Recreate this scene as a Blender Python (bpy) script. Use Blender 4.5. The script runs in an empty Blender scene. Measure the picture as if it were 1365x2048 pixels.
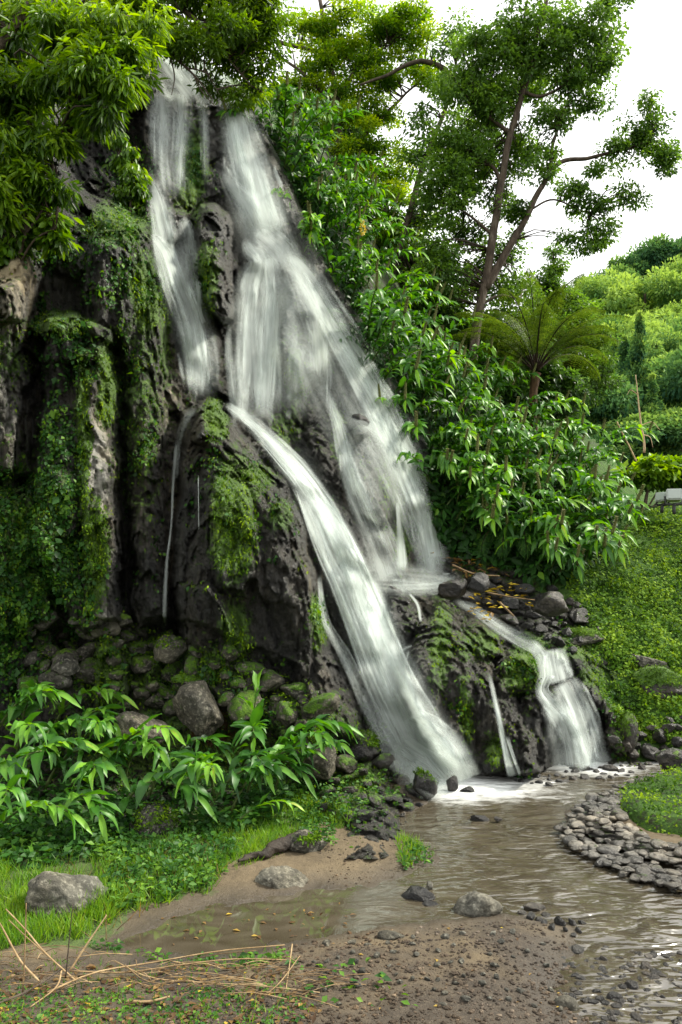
import bpy, math, random
import numpy as np
from mathutils import Vector, Matrix

R = math.radians
SC = bpy.context.scene
COL = SC.collection
random.seed(7)
rng = np.random.default_rng(7)

# ------------------------------------------------------------------ camera, sky, sun, exposure
F = 1607.0            # focal length in photograph pixels (photograph 1365 x 2048)
HZ = 1150.0           # row of the horizon
EYE = 1.6             # eye height in metres
cam_d = bpy.data.cameras.new('camera')
cam = bpy.data.objects.new('camera', cam_d)
COL.objects.link(cam)
cam.location = (0, 0, EYE)
cam.rotation_euler = (R(90), 0, 0)
cam_d.sensor_fit = 'VERTICAL'
cam_d.sensor_height = 36.0
cam_d.lens = 36.0 * F / 2048.0
cam_d.shift_y = (HZ - 1024.0) / 2048.0
cam_d.clip_end = 2000
cam_d.clip_start = 0.05
SC.camera = cam

SUN_DIR = Vector((0.74, 0.22, 0.76)).normalized()      # towards the sun
SUN_EL = math.asin(SUN_DIR.z)
SUN_AZ = math.atan2(SUN_DIR.x, SUN_DIR.y)
world = bpy.data.worlds.new('World')
SC.world = world
world.use_nodes = True
wt = world.node_tree
bg = wt.nodes['Background']
sky = wt.nodes.new('ShaderNodeTexSky')
sky.sky_type = 'NISHITA'
sky.sun_disc = False
sky.sun_elevation = SUN_EL
sky.sun_rotation = SUN_AZ
sky.air_density = 1.5
sky.dust_density = 4.0
hs = wt.nodes.new('ShaderNodeHueSaturation')
hs.inputs['Saturation'].default_value = 0.25
wm = wt.nodes.new('ShaderNodeMix')
wm.data_type = 'RGBA'
wm.inputs[0].default_value = 0.8                        # overcast: cloud white over the clear sky
wm.inputs[7].default_value = (9.0, 9.05, 8.9, 1)
wt.links.new(sky.outputs[0], hs.inputs['Color'])
wt.links.new(hs.outputs[0], wm.inputs[6])
wt.links.new(wm.outputs[2], bg.inputs['Color'])
bg.inputs['Strength'].default_value = 0.122

sun_d = bpy.data.lights.new('sun', 'SUN')
sun_d.energy = 3.8
sun_d.angle = R(6.0)
sun_d.color = (1.0, 0.95, 0.82)
sun = bpy.data.objects.new('sun', sun_d)
COL.objects.link(sun)
sun.rotation_euler = (-SUN_DIR).to_track_quat('-Z', 'Y').to_euler()
SC.view_settings.view_transform = 'Standard'
SC.view_settings.look = 'None'
SC.view_settings.gamma = 1.0
SC.view_settings.exposure = 1.0
try:
    SC.cycles.max_bounces = 8
    SC.cycles.transparent_max_bounces = 40
    SC.cycles.caustics_reflective = False
    SC.cycles.caustics_refractive = False
    SC.cycles.sample_clamp_indirect = 4.0
except Exception:
    pass

# ------------------------------------------------------------------ numeric helpers
def P(px, py, d):
    """the world point that lies d metres ahead on the sight line of a photograph pixel"""
    px, py, d = np.broadcast_arrays(np.asarray(px, float), np.asarray(py, float), np.asarray(d, float))
    return np.stack([(px - 682.5) / F * d, d, EYE - (py - HZ) / F * d], -1)

def G(px, py, z=0.0):
    """the ground point (height z) seen at a photograph pixel"""
    py = np.asarray(py, float)
    d = F * (EYE - z) / (py - HZ)
    return P(px, py, d)

_perm = np.random.default_rng(3).permutation(256)
_perm = np.concatenate([_perm, _perm, _perm])
_grad = np.random.default_rng(4).normal(size=(256, 3))
_grad /= np.linalg.norm(_grad, axis=1)[:, None]

def pnoise(p):
    p = np.asarray(p, float)
    i = np.floor(p).astype(int)
    f = p - i
    w = f * f * f * (f * (f * 6 - 15) + 10)
    i &= 255
    out = 0
    for dx in (0, 1):
        wx = w[..., 0] if dx else 1 - w[..., 0]
        for dy in (0, 1):
            wy = w[..., 1] if dy else 1 - w[..., 1]
            for dz in (0, 1):
                wz = w[..., 2] if dz else 1 - w[..., 2]
                h = _perm[_perm[_perm[i[..., 0] + dx] + i[..., 1] + dy] + i[..., 2] + dz]
                g = _grad[h]
                out = out + wx * wy * wz * (g[..., 0] * (f[..., 0] - dx) + g[..., 1] * (f[..., 1] - dy) + g[..., 2] * (f[..., 2] - dz))
    return out

def fbm(p, octv=4, gain=0.5):
    p = np.asarray(p, float)
    a, s = 1.0, 0
    for k in range(octv):
        s = s + a * pnoise(p * (2.03 ** k) + 17.3 * k)
        a *= gain
    return s

def facet(p, seed=0):
    """cells of random tilted planes: broken-rock relief, about -1..1; also the distance between the two nearest sites"""
    p = np.asarray(p, float)
    i = np.floor(p).astype(int)
    best = np.full(p.shape[:-1], 9.0); sec = np.full(p.shape[:-1], 9.0)
    val = np.zeros(p.shape[:-1])
    for dx in (-1, 0, 1):
        for dy in (-1, 0, 1):
            for dz in (-1, 0, 1):
                c = i + np.array([dx, dy, dz])
                cc = (c + seed * 31) & 255
                h = _perm[_perm[_perm[cc[..., 0]] + cc[..., 1]] + cc[..., 2]]
                jit = (_grad[h] * 0.45 + 0.5)
                v = p - (c + jit)
                d = np.sqrt((v ** 2).sum(-1))
                pl = (_grad[(h * 7 + 13) & 255] * v).sum(-1) * 1.2 + (_perm[h] / 255.0 - 0.5) * 0.9
                m = d < best
                sec = np.where(m, best, np.minimum(sec, d))
                val = np.where(m, pl, val)
                best = np.where(m, d, best)
    return val, sec - best

def sstep(a, b, x):
    t = np.clip((x - a) / (b - a), 0, 1)
    return t * t * (3 - 2 * t)

def inpoly(x, y, poly):
    poly = np.asarray(poly, float)
    ins = np.zeros(np.shape(x), bool)
    j = len(poly) - 1
    for i in range(len(poly)):
        xi, yi = poly[i]; xj, yj = poly[j]
        c = ((yi > y) != (yj > y)) & (x < (xj - xi) * (y - yi) / (yj - yi + 1e-12) + xi)
        ins ^= c
        j = i
    return ins

def pdist(x, y, poly, closed=True):
    poly = np.asarray(poly, float)
    best = np.full(np.shape(x), 1e9)
    n = len(poly)
    for i in range(n if closed else n - 1):
        a = poly[i]; b = poly[(i + 1) % n]
        ab = b - a
        t = np.clip(((x - a[0]) * ab[0] + (y - a[1]) * ab[1]) / (ab @ ab + 1e-12), 0, 1)
        best = np.minimum(best, np.hypot(x - a[0] - t * ab[0], y - a[1] - t * ab[1]))
    return best

def sdf(x, y, poly):
    d = pdist(x, y, poly)
    return np.where(inpoly(x, y, poly), -d, d)

def tps(pts, qx, qy, smooth=0.0):
    pts = np.asarray(pts, float)
    xy = pts[:, :2] / 300.0
    n = len(xy)
    def U(r2):
        return np.where(r2 > 0, r2 * np.log(np.maximum(r2, 1e-12)) * 0.5, 0)
    K = U(((xy[:, None] - xy[None]) ** 2).sum(-1)) + smooth * np.eye(n)
    Pm = np.c_[np.ones(n), xy]
    A = np.block([[K, Pm], [Pm.T, np.zeros((3, 3))]])
    w = np.linalg.solve(A, np.r_[pts[:, 2], 0, 0, 0])
    x = np.asarray(qx) / 300.0; y = np.asarray(qy) / 300.0
    out = w[n] + w[n + 1] * x + w[n + 2] * y
    for k in range(n):
        out = out + w[k] * U((x - xy[k, 0]) ** 2 + (y - xy[k, 1]) ** 2)
    return out

def blur(a, s):
    r = int(3 * s) + 1
    k = np.exp(-0.5 * (np.arange(-r, r + 1) / s) ** 2); k /= k.sum()
    for ax in (0, 1):
        pad = [(0, 0), (0, 0)]; pad[ax] = (r, r)
        b = np.pad(a, pad, mode='edge')
        a = sum(k[i] * np.take(b, range(i, i + a.shape[ax]), axis=ax) for i in range(2 * r + 1))
    return a

def norm(v):
    return v / np.maximum(np.linalg.norm(v, axis=-1, keepdims=True), 1e-9)

def spline(pts, n):
    """n samples along a Catmull-Rom curve through points of any dimension"""
    p = np.asarray(pts, float)
    if len(p) == 2:
        t = np.linspace(0, 1, n)[:, None]
        return p[0] * (1 - t) + p[1] * t
    q = np.vstack([2 * p[0] - p[1], p, 2 * p[-1] - p[-2]])
    seg = np.linalg.norm(np.diff(p[:, :2], axis=0), axis=1) + 1e-6
    cum = np.r_[0, np.cumsum(seg)]
    t = np.linspace(0, cum[-1], n)
    k = np.clip(np.searchsorted(cum, t, side='right') - 1, 0, len(seg) - 1)
    u = ((t - cum[k]) / seg[k])[:, None]
    a, b, c, d = q[k], q[k + 1], q[k + 2], q[k + 3]
    return 0.5 * (2 * b + (c - a) * u + (2 * a - 5 * b + 4 * c - d) * u ** 2 + (3 * b - a - 3 * c + d) * u ** 3)

# ------------------------------------------------------------------ mesh helpers
class MB:
    """collects shapes for ONE mesh: vertices, faces, a tint and a mask per vertex, a material per face"""
    def __init__(self):
        self.v, self.f, self.t, self.m, self.mi, self.n = [], [], [], [], [], 0
    def add(self, v, faces, tint=0.5, mask=0.0, mi=0):
        v = np.asarray(v, float).reshape(-1, 3)
        self.v.append(v)
        self.t.append(np.broadcast_to(np.asarray(tint, float), (len(v),)))
        self.m.append(np.broadcast_to(np.asarray(mask, float), (len(v),)))
        for f in faces:
            f = np.asarray(f, int)
            if len(f):
                self.f.append(f + self.n); self.mi.append(np.full(len(f), mi))
        self.n += len(v)
        return self
    def build(self, name, mats, parent=None, origin=None, smooth=True, link=True):
        me = bpy.data.meshes.new(name)
        v = np.concatenate(self.v) if self.v else np.zeros((0, 3))
        if origin is not None:
            v = v - np.asarray(origin, float)
        me.vertices.add(len(v)); me.vertices.foreach_set('co', v.astype(np.float32).ravel())
        loops = np.concatenate([f.ravel() for f in self.f])
        tot = np.concatenate([np.full(len(f), f.shape[1]) for f in self.f])
        me.loops.add(len(loops)); me.loops.foreach_set('vertex_index', loops.astype(np.int32))
        me.polygons.add(len(tot)); me.polygons.foreach_set('loop_start', np.r_[0, np.cumsum(tot)[:-1]].astype(np.int32))
        me.polygons.foreach_set('material_index', np.concatenate(self.mi).astype(np.int32))
        me.polygons.foreach_set('use_smooth', np.full(len(tot), smooth))
        for nm, arr in (('tint', self.t), ('mask', self.m)):
            at = me.attributes.new(nm, 'FLOAT', 'POINT')
            at.data.foreach_set('value', np.concatenate(arr).astype(np.float32))
        me.update(calc_edges=True)
        for m in (mats if isinstance(mats, (list, tuple)) else [mats]):
            me.materials.append(m)
        o = bpy.data.objects.new(name, me)
        if link:
            COL.objects.link(o)
        if parent is not None:
            o.parent = parent
        elif origin is not None:
            o.location = tuple(origin)
        return o

def tag(o, label, cat, group=None, kind=None):
    o['label'] = label; o['category'] = cat
    if group: o['group'] = group
    if kind: o['kind'] = kind
    return o

def struct(o, label=None):
    o['kind'] = 'structure'
    if label: o['label'] = label
    return o

def thing(name, label, cat, loc, group=None):
    o = bpy.data.objects.new(name, None)
    COL.objects.link(o)
    o.location = tuple(loc); o.empty_display_size = 0.1
    return tag(o, label, cat, group)

def dup(root, loc, rot, scale, label=None, group=None):
    r = root.copy(); COL.objects.link(r)
    r.location = tuple(loc); r.rotation_euler = rot; r.scale = scale
    if label: r['label'] = label
    if group: r['group'] = group
    for ch in root.children:
        c = ch.copy(); COL.objects.link(c); c.parent = r
        for g in ch.children:
            d = g.copy(); COL.objects.link(d); d.parent = c
    return r

def grid_faces(nr, nc, keep=None):
    i = np.arange(nr * nc).reshape(nr, nc)
    f = np.stack([i[:-1, :-1], i[1:, :-1], i[1:, 1:], i[:-1, 1:]], -1)
    return f.reshape(-1, 4) if keep is None else f[keep]

def tube(mb, pts, rad, m=7, tint=0.5, mask=0.0, mi=0, cap=True):
    pts = np.asarray(pts, float); n = len(pts)
    rad = np.broadcast_to(np.asarray(rad, float), (n,))
    t = norm(np.gradient(pts, axis=0))
    ref = np.array([0.31, 0.87, 0.39]) if abs(t[0] @ np.array([0, 0, 1.0])) > 0.5 else np.array([0.05, 0.1, 1.0])
    a = norm(np.cross(t, ref)); b = np.cross(t, a)
    ang = np.linspace(0, 2 * np.pi, m, endpoint=False)
    ring = pts[:, None] + rad[:, None, None] * (np.cos(ang)[None, :, None] * a[:, None] + np.sin(ang)[None, :, None] * b[:, None])
    v = ring.reshape(-1, 3)
    i = np.arange(n * m).reshape(n, m)
    j = np.roll(i, -1, axis=1)
    f = np.stack([i[:-1], j[:-1], j[1:], i[1:]], -1).reshape(-1, 4)
    fs = [f]
    if cap:
        v = np.vstack([v, pts[0], pts[-1]])
        fs.append(np.stack([j[0], i[0], np.full(m, n * m)], -1)); fs.append(np.stack([i[-1], j[-1], np.full(m, n * m + 1)], -1))
    mb.add(v, fs, tint, mask, mi)

# leaf templates: x across, y along, z normal
def leaf_tpl(kind):
    if kind == 'leaf':      # folded diamond
        v = [(0, 0, 0), (-.5, .45, .10), (0, 1, -.06), (.5, .45, .10)]
        return np.array(v), [np.array([(0, 2, 1), (0, 3, 2)])]
    if kind == 'lance':
        v = [(0, 0, 0), (-.5, .35, .05), (-.42, .65, 0), (0, 1, -.12), (.42, .65, 0), (.5, .35, .05), (0, .5, -.06)]
        return np.array(v), [np.array([(0, 6, 1), (1, 6, 2), (2, 6, 3), (3, 6, 4), (4, 6, 5), (5, 6, 0)])]
    if kind == 'blade':
        v = [(-.5, 0, 0), (.5, 0, 0), (.38, .5, .03), (-.38, .5, .03), (0, 1, .12)]
        return np.array(v), [np.array([(0, 1, 2, 3)]), np.array([(3, 2, 4)])]

def leaves(mb, c, dirn, nrm, length, width, tint, kind='leaf', mi=0, mask=0.0):
    """many leaves at once; c, dirn, nrm are n x 3"""
    tv, tf = leaf_tpl(kind)
    n = len(c)
    if n == 0: return
    y = norm(dirn); x = norm(np.cross(y, nrm)); z = np.cross(x, y)
    L = np.broadcast_to(length, (n,))[:, None, None]; W = np.broadcast_to(width, (n,))[:, None, None]
    v = c[:, None] + x[:, None] * tv[None, :, 0:1] * W + y[:, None] * tv[None, :, 1:2] * L + z[:, None] * tv[None, :, 2:3] * L
    k = len(tv)
    off = (np.arange(n) * k)[:, None, None]
    fs = [(f[None] + off).reshape(-1, f.shape[1]) for f in tf]
    t = np.repeat(np.broadcast_to(tint, (n,)), k)
    mb.add(v.reshape(-1, 3), fs, t, mask, mi)

def rand_dirs(n):
    return norm(rng.normal(size=(n, 3)))

# ------------------------------------------------------------------ materials
def new_mat(name):
    m = bpy.data.materials.new(name); m.use_nodes = True
    nt = m.node_tree
    for n in list(nt.nodes): nt.nodes.remove(n)
    out = nt.nodes.new('ShaderNodeOutputMaterial')
    return m, nt, out

def N(nt, typ, **kw):
    n = nt.nodes.new(typ)
    for k, v in kw.items():
        if k.startswith('_'):
            setattr(n, k[1:], v)
    return n

def L(nt, a, b): nt.links.new(a, b)

def ramp(nt, fac, stops, mode='LINEAR'):
    r = nt.nodes.new('ShaderNodeValToRGB')
    r.color_ramp.interpolation = mode
    e = r.color_ramp.elements
    while len(e) < len(stops): e.new(0.5)
    for k, (p, c) in enumerate(stops):
        e[k].position = p
        e[k].color = (c, c, c, 1) if not isinstance(c, (tuple, list)) else (*c, 1)
    if fac is not None: L(nt, fac, r.inputs[0])
    return r.outputs[0]

def noise(nt, scale, detail=4, rough=0.55, vec=None, dist=0.0):
    n = nt.nodes.new('ShaderNodeTexNoise')
    n.inputs['Scale'].default_value = scale; n.inputs['Detail'].default_value = detail
    n.inputs['Roughness'].default_value = rough; n.inputs['Distortion'].default_value = dist
    if vec is not None: L(nt, vec, n.inputs['Vector'])
    return n.outputs['Fac']

def math_(nt, op, a, b=None, clamp=False):
    n = nt.nodes.new('ShaderNodeMath'); n.operation = op; n.use_clamp = clamp
    for k, v in enumerate((a, b)):
        if v is None: continue
        if isinstance(v, (int, float)): n.inputs[k].default_value = v
        else: L(nt, v, n.inputs[k])
    return n.outputs[0]

def attr(nt, name):
    n = nt.nodes.new('ShaderNodeAttribute'); n.attribute_name = name
    return n.outputs['Fac']

def mixc(nt, fac, a, b):
    n = nt.nodes.new('ShaderNodeMix'); n.data_type = 'RGBA'
    for s, v in ((0, fac), (6, a), (7, b)):
        if isinstance(v, (int, float)): n.inputs[s].default_value = v
        elif isinstance(v, tuple): n.inputs[s].default_value = (*v, 1)
        else: L(nt, v, n.inputs[s])
    return n.outputs[2]

def pos(nt, scale=(1, 1, 1)):
    g = nt.nodes.new('ShaderNodeNewGeometry')
    m = nt.nodes.new('ShaderNodeMapping'); m.inputs['Scale'].default_value = scale
    L(nt, g.outputs['Position'], m.inputs['Vector'])
    return m.outputs[0]

def leaf_mat(name, stops, rough=0.45, transl=0.35, spec=0.4, varscale=3.0, var=0.35, each=0.0):
    """foliage: colour by a tint set per leaf, some light let through"""
    m, nt, out = new_mat(name)
    t = attr(nt, 'tint')
    nz = noise(nt, varscale, 2, vec=pos(nt))
    t2 = math_(nt, 'ADD', t, math_(nt, 'MULTIPLY', math_(nt, 'SUBTRACT', nz, 0.5), var), True)
    if each:
        oi = N(nt, 'ShaderNodeObjectInfo')
        t2 = math_(nt, 'ADD', t2, math_(nt, 'MULTIPLY', math_(nt, 'SUBTRACT', oi.outputs['Random'], 0.5), each), True)
    c = ramp(nt, t2, stops)
    b = N(nt, 'ShaderNodeBsdfPrincipled')
    L(nt, c, b.inputs['Base Color'])
    b.inputs['Roughness'].default_value = rough
    b.inputs['Specular IOR Level'].default_value = spec
    tr = N(nt, 'ShaderNodeBsdfTranslucent')
    hsn = N(nt, 'ShaderNodeHueSaturation'); hsn.inputs['Hue'].default_value = 0.485; hsn.inputs['Saturation'].default_value = 1.1; hsn.inputs['Value'].default_value = 1.5
    L(nt, c, hsn.inputs['Color']); L(nt, hsn.outputs[0], tr.inputs['Color'])
    mx = N(nt, 'ShaderNodeMixShader'); mx.inputs[0].default_value = transl
    L(nt, b.outputs[0], mx.inputs[1]); L(nt, tr.outputs[0], mx.inputs[2]); L(nt, mx.outputs[0], out.inputs['Surface'])
    return m

def rock_mat(name, stops, wet=0.5, lichen=0.0, moss_cols=((0.02, 0.04, 0.006), (0.06, 0.13, 0.012), (0.15, 0.24, 0.015)), streak=1.0, bump=0.7, spec=0.3, brown=(1.2, 1.02, 0.72)):
    """stone with moss where 'mask' says; 'tint' shifts the stone from dark to light"""
    m, nt, out = new_mat(name)
    p = pos(nt, (1, 1, streak))
    p1 = pos(nt)
    n1 = noise(nt, 3.2, 9, 0.65, p, 0.4)
    n2 = noise(nt, 17, 8, 0.7, p1)
    ti = attr(nt, 'tint')
    f = math_(nt, 'ADD', math_(nt, 'ADD', math_(nt, 'MULTIPLY', n1, 1.3), math_(nt, 'MULTIPLY', n2, 1.0)), math_(nt, 'SUBTRACT', ti, 1.22), True)
    c = ramp(nt, f, stops)
    if lichen > 0:
        n3 = noise(nt, 42, 5, 0.6, p1)
        c = mixc(nt, math_(nt, 'MULTIPLY', ramp(nt, n3, [(0.52, 0.0), (0.66, 1.0)]), lichen), c, (0.42, 0.41, 0.34))
    br = mixc(nt, ramp(nt, noise(nt, 1.1, 4, 0.6, p1), [(0.42, 0.0), (0.62, 1.0)]), (1.0, 1.0, 1.0), brown)
    mu = N(nt, 'ShaderNodeMix'); mu.data_type = 'RGBA'; mu.blend_type = 'MULTIPLY'; mu.inputs[0].default_value = 1.0
    L(nt, c, mu.inputs[6]); L(nt, br, mu.inputs[7]); c = mu.outputs[2]
    mk = attr(nt, 'mask')
    nm = noise(nt, 14, 8, 0.7, p1)
    nm2 = noise(nt, 90, 4, 0.6, p1)
    mm = ramp(nt, math_(nt, 'ADD', mk, math_(nt, 'MULTIPLY', math_(nt, 'SUBTRACT', nm, 0.5), 2.4)), [(0.4, 0.0), (0.66, 1.0)])
    mc = ramp(nt, math_(nt, 'ADD', math_(nt, 'MULTIPLY', nm2, 0.75), math_(nt, 'MULTIPLY', noise(nt, 2.2, 3, 0.5, p1), 0.4)), [(0.3, moss_cols[0]), (0.55, moss_cols[1]), (0.8, moss_cols[2])])
    col = mixc(nt, mm, c, mc)
    b = N(nt, 'ShaderNodeBsdfPrincipled')
    L(nt, col, b.inputs['Base Color'])
    rr = ramp(nt, n2, [(0.35, 0.75 - 0.55 * wet), (0.7, 0.85 - 0.3 * wet)])
    L(nt, math_(nt, 'ADD', rr, math_(nt, 'MULTIPLY', mm, 0.4), True), b.inputs['Roughness'])
    b.inputs['Specular IOR Level'].default_value = spec
    h = math_(nt, 'ADD', math_(nt, 'MULTIPLY', n2, 1.0), math_(nt, 'MULTIPLY', math_(nt, 'MULTIPLY', nm2, mm), 0.9))
    h = math_(nt, 'ADD', h, math_(nt, 'MULTIPLY', noise(nt, 60, 6, 0.7, p1), 0.35))
    bp = N(nt, 'ShaderNodeBump'); bp.inputs['Strength'].default_value = bump; bp.inputs['Distance'].default_value = 0.05
    L(nt, h, bp.inputs['Height']); L(nt, bp.outputs[0], b.inputs['Normal'])
    L(nt, b.outputs[0], out.inputs['Surface'])
    return m

def plain_mat(name, stops, scale=8, rough=0.8, bump=0.3, vec=(1, 1, 1), spec=0.3):
    m, nt, out = new_mat(name)
    p = pos(nt, vec)
    n = noise(nt, scale, 7, 0.65, p)
    t = attr(nt, 'tint')
    c = ramp(nt, math_(nt, 'ADD', n, math_(nt, 'SUBTRACT', t, 0.5), True), stops)
    b = N(nt, 'ShaderNodeBsdfPrincipled'); L(nt, c, b.inputs['Base Color'])
    b.inputs['Roughness'].default_value = rough; b.inputs['Specular IOR Level'].default_value = spec
    bp = N(nt, 'ShaderNodeBump'); bp.inputs['Strength'].default_value = bump; bp.inputs['Distance'].default_value = 0.02
    L(nt, noise(nt, scale * 4, 6, 0.7, p), bp.inputs['Height']); L(nt, bp.outputs[0], b.inputs['Normal'])
    L(nt, b.outputs[0], out.inputs['Surface'])
    return m

M = {}
M['cliff'] = rock_mat('wet_basalt', [(0.2, (0.006, 0.006, 0.005)), (0.5, (0.021, 0.020, 0.016)), (0.7, (0.062, 0.058, 0.048)), (0.92, (0.28, 0.27, 0.23))], wet=0.9, streak=0.35, bump=1.0, spec=0.5)
M['wet_rock'] = rock_mat('wet_black_stone', [(0.25, (0.008, 0.008, 0.008)), (0.55, (0.032, 0.031, 0.028)), (0.9, (0.15, 0.145, 0.13))], wet=0.9, spec=0.4, brown=(1.2, 1, .8))
M['dry_rock'] = rock_mat('grey_stone', [(0.15, (0.016, 0.016, 0.012)), (0.5, (0.075, 0.072, 0.058)), (0.92, (0.27, 0.26, 0.21))], wet=0.15, lichen=0.35, brown=(1.08, 1.0, 0.88))
M['gravel'] = rock_mat('brown_gravel', [(0.2, (0.035, 0.026, 0.018)), (0.5, (0.095, 0.072, 0.052)), (0.9, (0.26, 0.21, 0.16))], wet=0.2)
M['kerb_stone'] = rock_mat('wet_cobble', [(0.2, (0.02, 0.019, 0.017)), (0.5, (0.075, 0.07, 0.06)), (0.9, (0.28, 0.26, 0.22))], wet=0.95, spec=0.5, brown=(1.1, 1, .85))
M['soil'] = rock_mat('bank_soil', [(0.2, (0.008, 0.007, 0.004)), (0.6, (0.03, 0.024, 0.014)), (0.9, (0.07, 0.055, 0.03))], wet=0.1, moss_cols=((0.012, 0.03, 0.005), (0.035, 0.085, 0.01), (0.08, 0.15, 0.02)))
M['bark'] = plain_mat('bark', [(0.25, (0.02, 0.014, 0.009)), (0.55, (0.075, 0.055, 0.038)), (0.8, (0.19, 0.16, 0.12))], 14, 0.85, 0.8, (1, 1, 0.35))
M['fern_bark'] = plain_mat('fern_bark', [(0.25, (0.02, 0.011, 0.006)), (0.6, (0.10, 0.055, 0.026)), (0.85, (0.2, 0.12, 0.06))], 40, 0.9, 0.8, (1, 1, 0.3))
M['dead_wood'] = plain_mat('dead_stalk', [(0.2, (0.09, 0.055, 0.025)), (0.6, (0.26, 0.175, 0.085)), (0.9, (0.48, 0.36, 0.20))], 20, 0.75, 0.3)
M['dark_wood'] = plain_mat('wet_wood', [(0.2, (0.015, 0.011, 0.008)), (0.6, (0.05, 0.036, 0.025)), (0.9, (0.12, 0.09, 0.065))], 12, 0.6, 0.8)
M['lance'] = leaf_mat('bright_leaf', [(0.0, (0.018, 0.048, 0.005)), (0.5, (0.085, 0.19, 0.010)), (1.0, (0.23, 0.38, 0.018))], 0.4, 0.45)
M['dark_leaf'] = leaf_mat('dark_leaf', [(0.0, (0.017, 0.045, 0.005)), (0.5, (0.07, 0.155, 0.010)), (1.0, (0.18, 0.31, 0.018))], 0.5, 0.5)
M['tree_leaf'] = leaf_mat('tall_tree_leaf', [(0.0, (0.028, 0.068, 0.013)), (0.5, (0.08, 0.175, 0.024)), (1.0, (0.17, 0.31, 0.038))], 0.45, 0.45)
M['yellow_leaf'] = leaf_mat('yellow_green_leaf', [(0.0, (0.035, 0.085, 0.008)), (0.45, (0.105, 0.23, 0.016)), (1.0, (0.32, 0.45, 0.025))], 0.5, 0.6)
M['hill_leaf'] = leaf_mat('hill_leaf', [(0.0, (0.028, 0.085, 0.042)), (0.45, (0.09, 0.20, 0.055)), (1.0, (0.30, 0.44, 0.09))], 0.7, 0.3, 0.1, 0.25, 0.5, 0.35)  # muted blue-green stops: the haze of distance is put into the leaf colour
M['ginger'] = leaf_mat('ginger_leaf', [(0.0, (0.011, 0.050, 0.009)), (0.5, (0.054, 0.175, 0.018)), (0.92, (0.19, 0.40, 0.03)), (1.0, (0.40, 0.44, 0.05))], 0.45, 0.36, 0.38, 5.0, 0.35, 0.3)
M['spike'] = plain_mat('flower_spike', [(0.2, (0.05, 0.07, 0.015)), (0.6, (0.13, 0.14, 0.04)), (0.9, (0.25, 0.22, 0.08))], 60, 0.8, 0.5)
M['stem'] = plain_mat('green_stem', [(0.2, (0.03, 0.05, 0.01)), (0.8, (0.10, 0.14, 0.035))], 20, 0.6, 0.2)
M['creeper'] = leaf_mat('creeper_leaf', [(0.0, (0.008, 0.032, 0.005)), (0.5, (0.03, 0.105, 0.013)), (1.0, (0.14, 0.27, 0.02))], 0.55, 0.3, 0.25)
M['mound_leaf'] = leaf_mat('mound_leaf', [(0.0, (0.014, 0.04, 0.006)), (0.45, (0.06, 0.14, 0.012)), (1.0, (0.22, 0.34, 0.025))], 0.75, 0.3, 0.12, 1.6, 0.7)
M['grass'] = leaf_mat('grass_blade', [(0.0, (0.02, 0.06, 0.008)), (0.5, (0.09, 0.22, 0.015)), (1.0, (0.25, 0.36, 0.04))], 0.5, 0.4)
M['fern'] = leaf_mat('fern_frond', [(0.0, (0.02, 0.04, 0.006)), (0.5, (0.07, 0.13, 0.015)), (1.0, (0.2, 0.26, 0.04))], 0.5, 0.45)
M['litter'] = leaf_mat('fallen_leaf', [(0.0, (0.07, 0.035, 0.012)), (0.45, (0.2, 0.12, 0.035)), (0.7, (0.45, 0.32, 0.03)), (1.0, (0.6, 0.48, 0.05))], 0.6, 0.2)
# ------------------------------------------------------------------ the cliff: one relief of real depth
ST = 3.0
gx = np.arange(-300, 1361, ST); gy = np.arange(-40, 1721, ST)
GX, GY = np.meshgrid(gx, gy)
CLIFF_PTS = [(-300, 1450, 5.2), (0, 1450, 5.9), (200, 1350, 6.4), (400, 1350, 6.6), (560, 1450, 6.4), (700, 1500, 6.35), (800, 1560, 6.35), (900, 1580, 6.4),
    (1000, 1565, 6.45), (1100, 1550, 6.6), (1200, 1530, 6.75), (1290, 1500, 6.9), (-300, 1650, 4.7), (0, 1640, 5.0), (200, 1640, 5.05), (400, 1640, 5.1), (600, 1620, 5.35), (700, 1625, 5.05), (770, 1605, 5.3), (760, 1540, 5.7), (825, 1595, 5.55), (630, 1650, 4.95),
    (-300, 1000, 5.5), (0, 1000, 6.2), (150, 1000, 6.6), (300, 1000, 6.95), (450, 1000, 6.95), (550, 1100, 6.9), (650, 1150, 7.1), (750, 1350, 6.9), (850, 1300, 7.0), (1000, 1350, 7.0), (1130, 1350, 7.15),
    (-300, 600, 5.9), (0, 600, 6.6), (150, 600, 7.0), (250, 500, 7.4), (350, 700, 7.8), (420, 780, 7.8), (500, 800, 7.9), (600, 900, 7.9), (700, 1000, 7.8), (800, 1150, 8.0), (900, 1180, 8.2), (1050, 1200, 8.4), (1150, 1250, 8.2), (1260, 1370, 7.7),
    (-300, 200, 6.8), (0, 250, 7.4), (200, 300, 8.2), (300, 350, 8.8), (400, 450, 9.0), (500, 450, 9.2), (550, 600, 9.0), (600, 700, 8.7), (700, 850, 8.7), (770, 900, 8.8), (850, 1050, 8.9), (950, 1130, 8.9),
    (300, 200, 9.5), (400, 250, 9.7), (480, 220, 9.9), (340, 130, 10.4), (430, 160, 10.5), (0, 0, 8.4), (200, 60, 9.8), (-300, -40, 7.8), (330, 0, 11.5)]
D0 = tps(CLIFF_PTS, GX, GY, 0.02)
WOB = np.stack([fbm(np.stack([GX / 60, GY / 60, 0 * GX], -1), 3), fbm(np.stack([GX / 60 + 50, GY / 60, 0 * GX], -1), 3)], -1) * 14
WX, WY = GX + WOB[..., 0], GY + WOB[..., 1]

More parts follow.
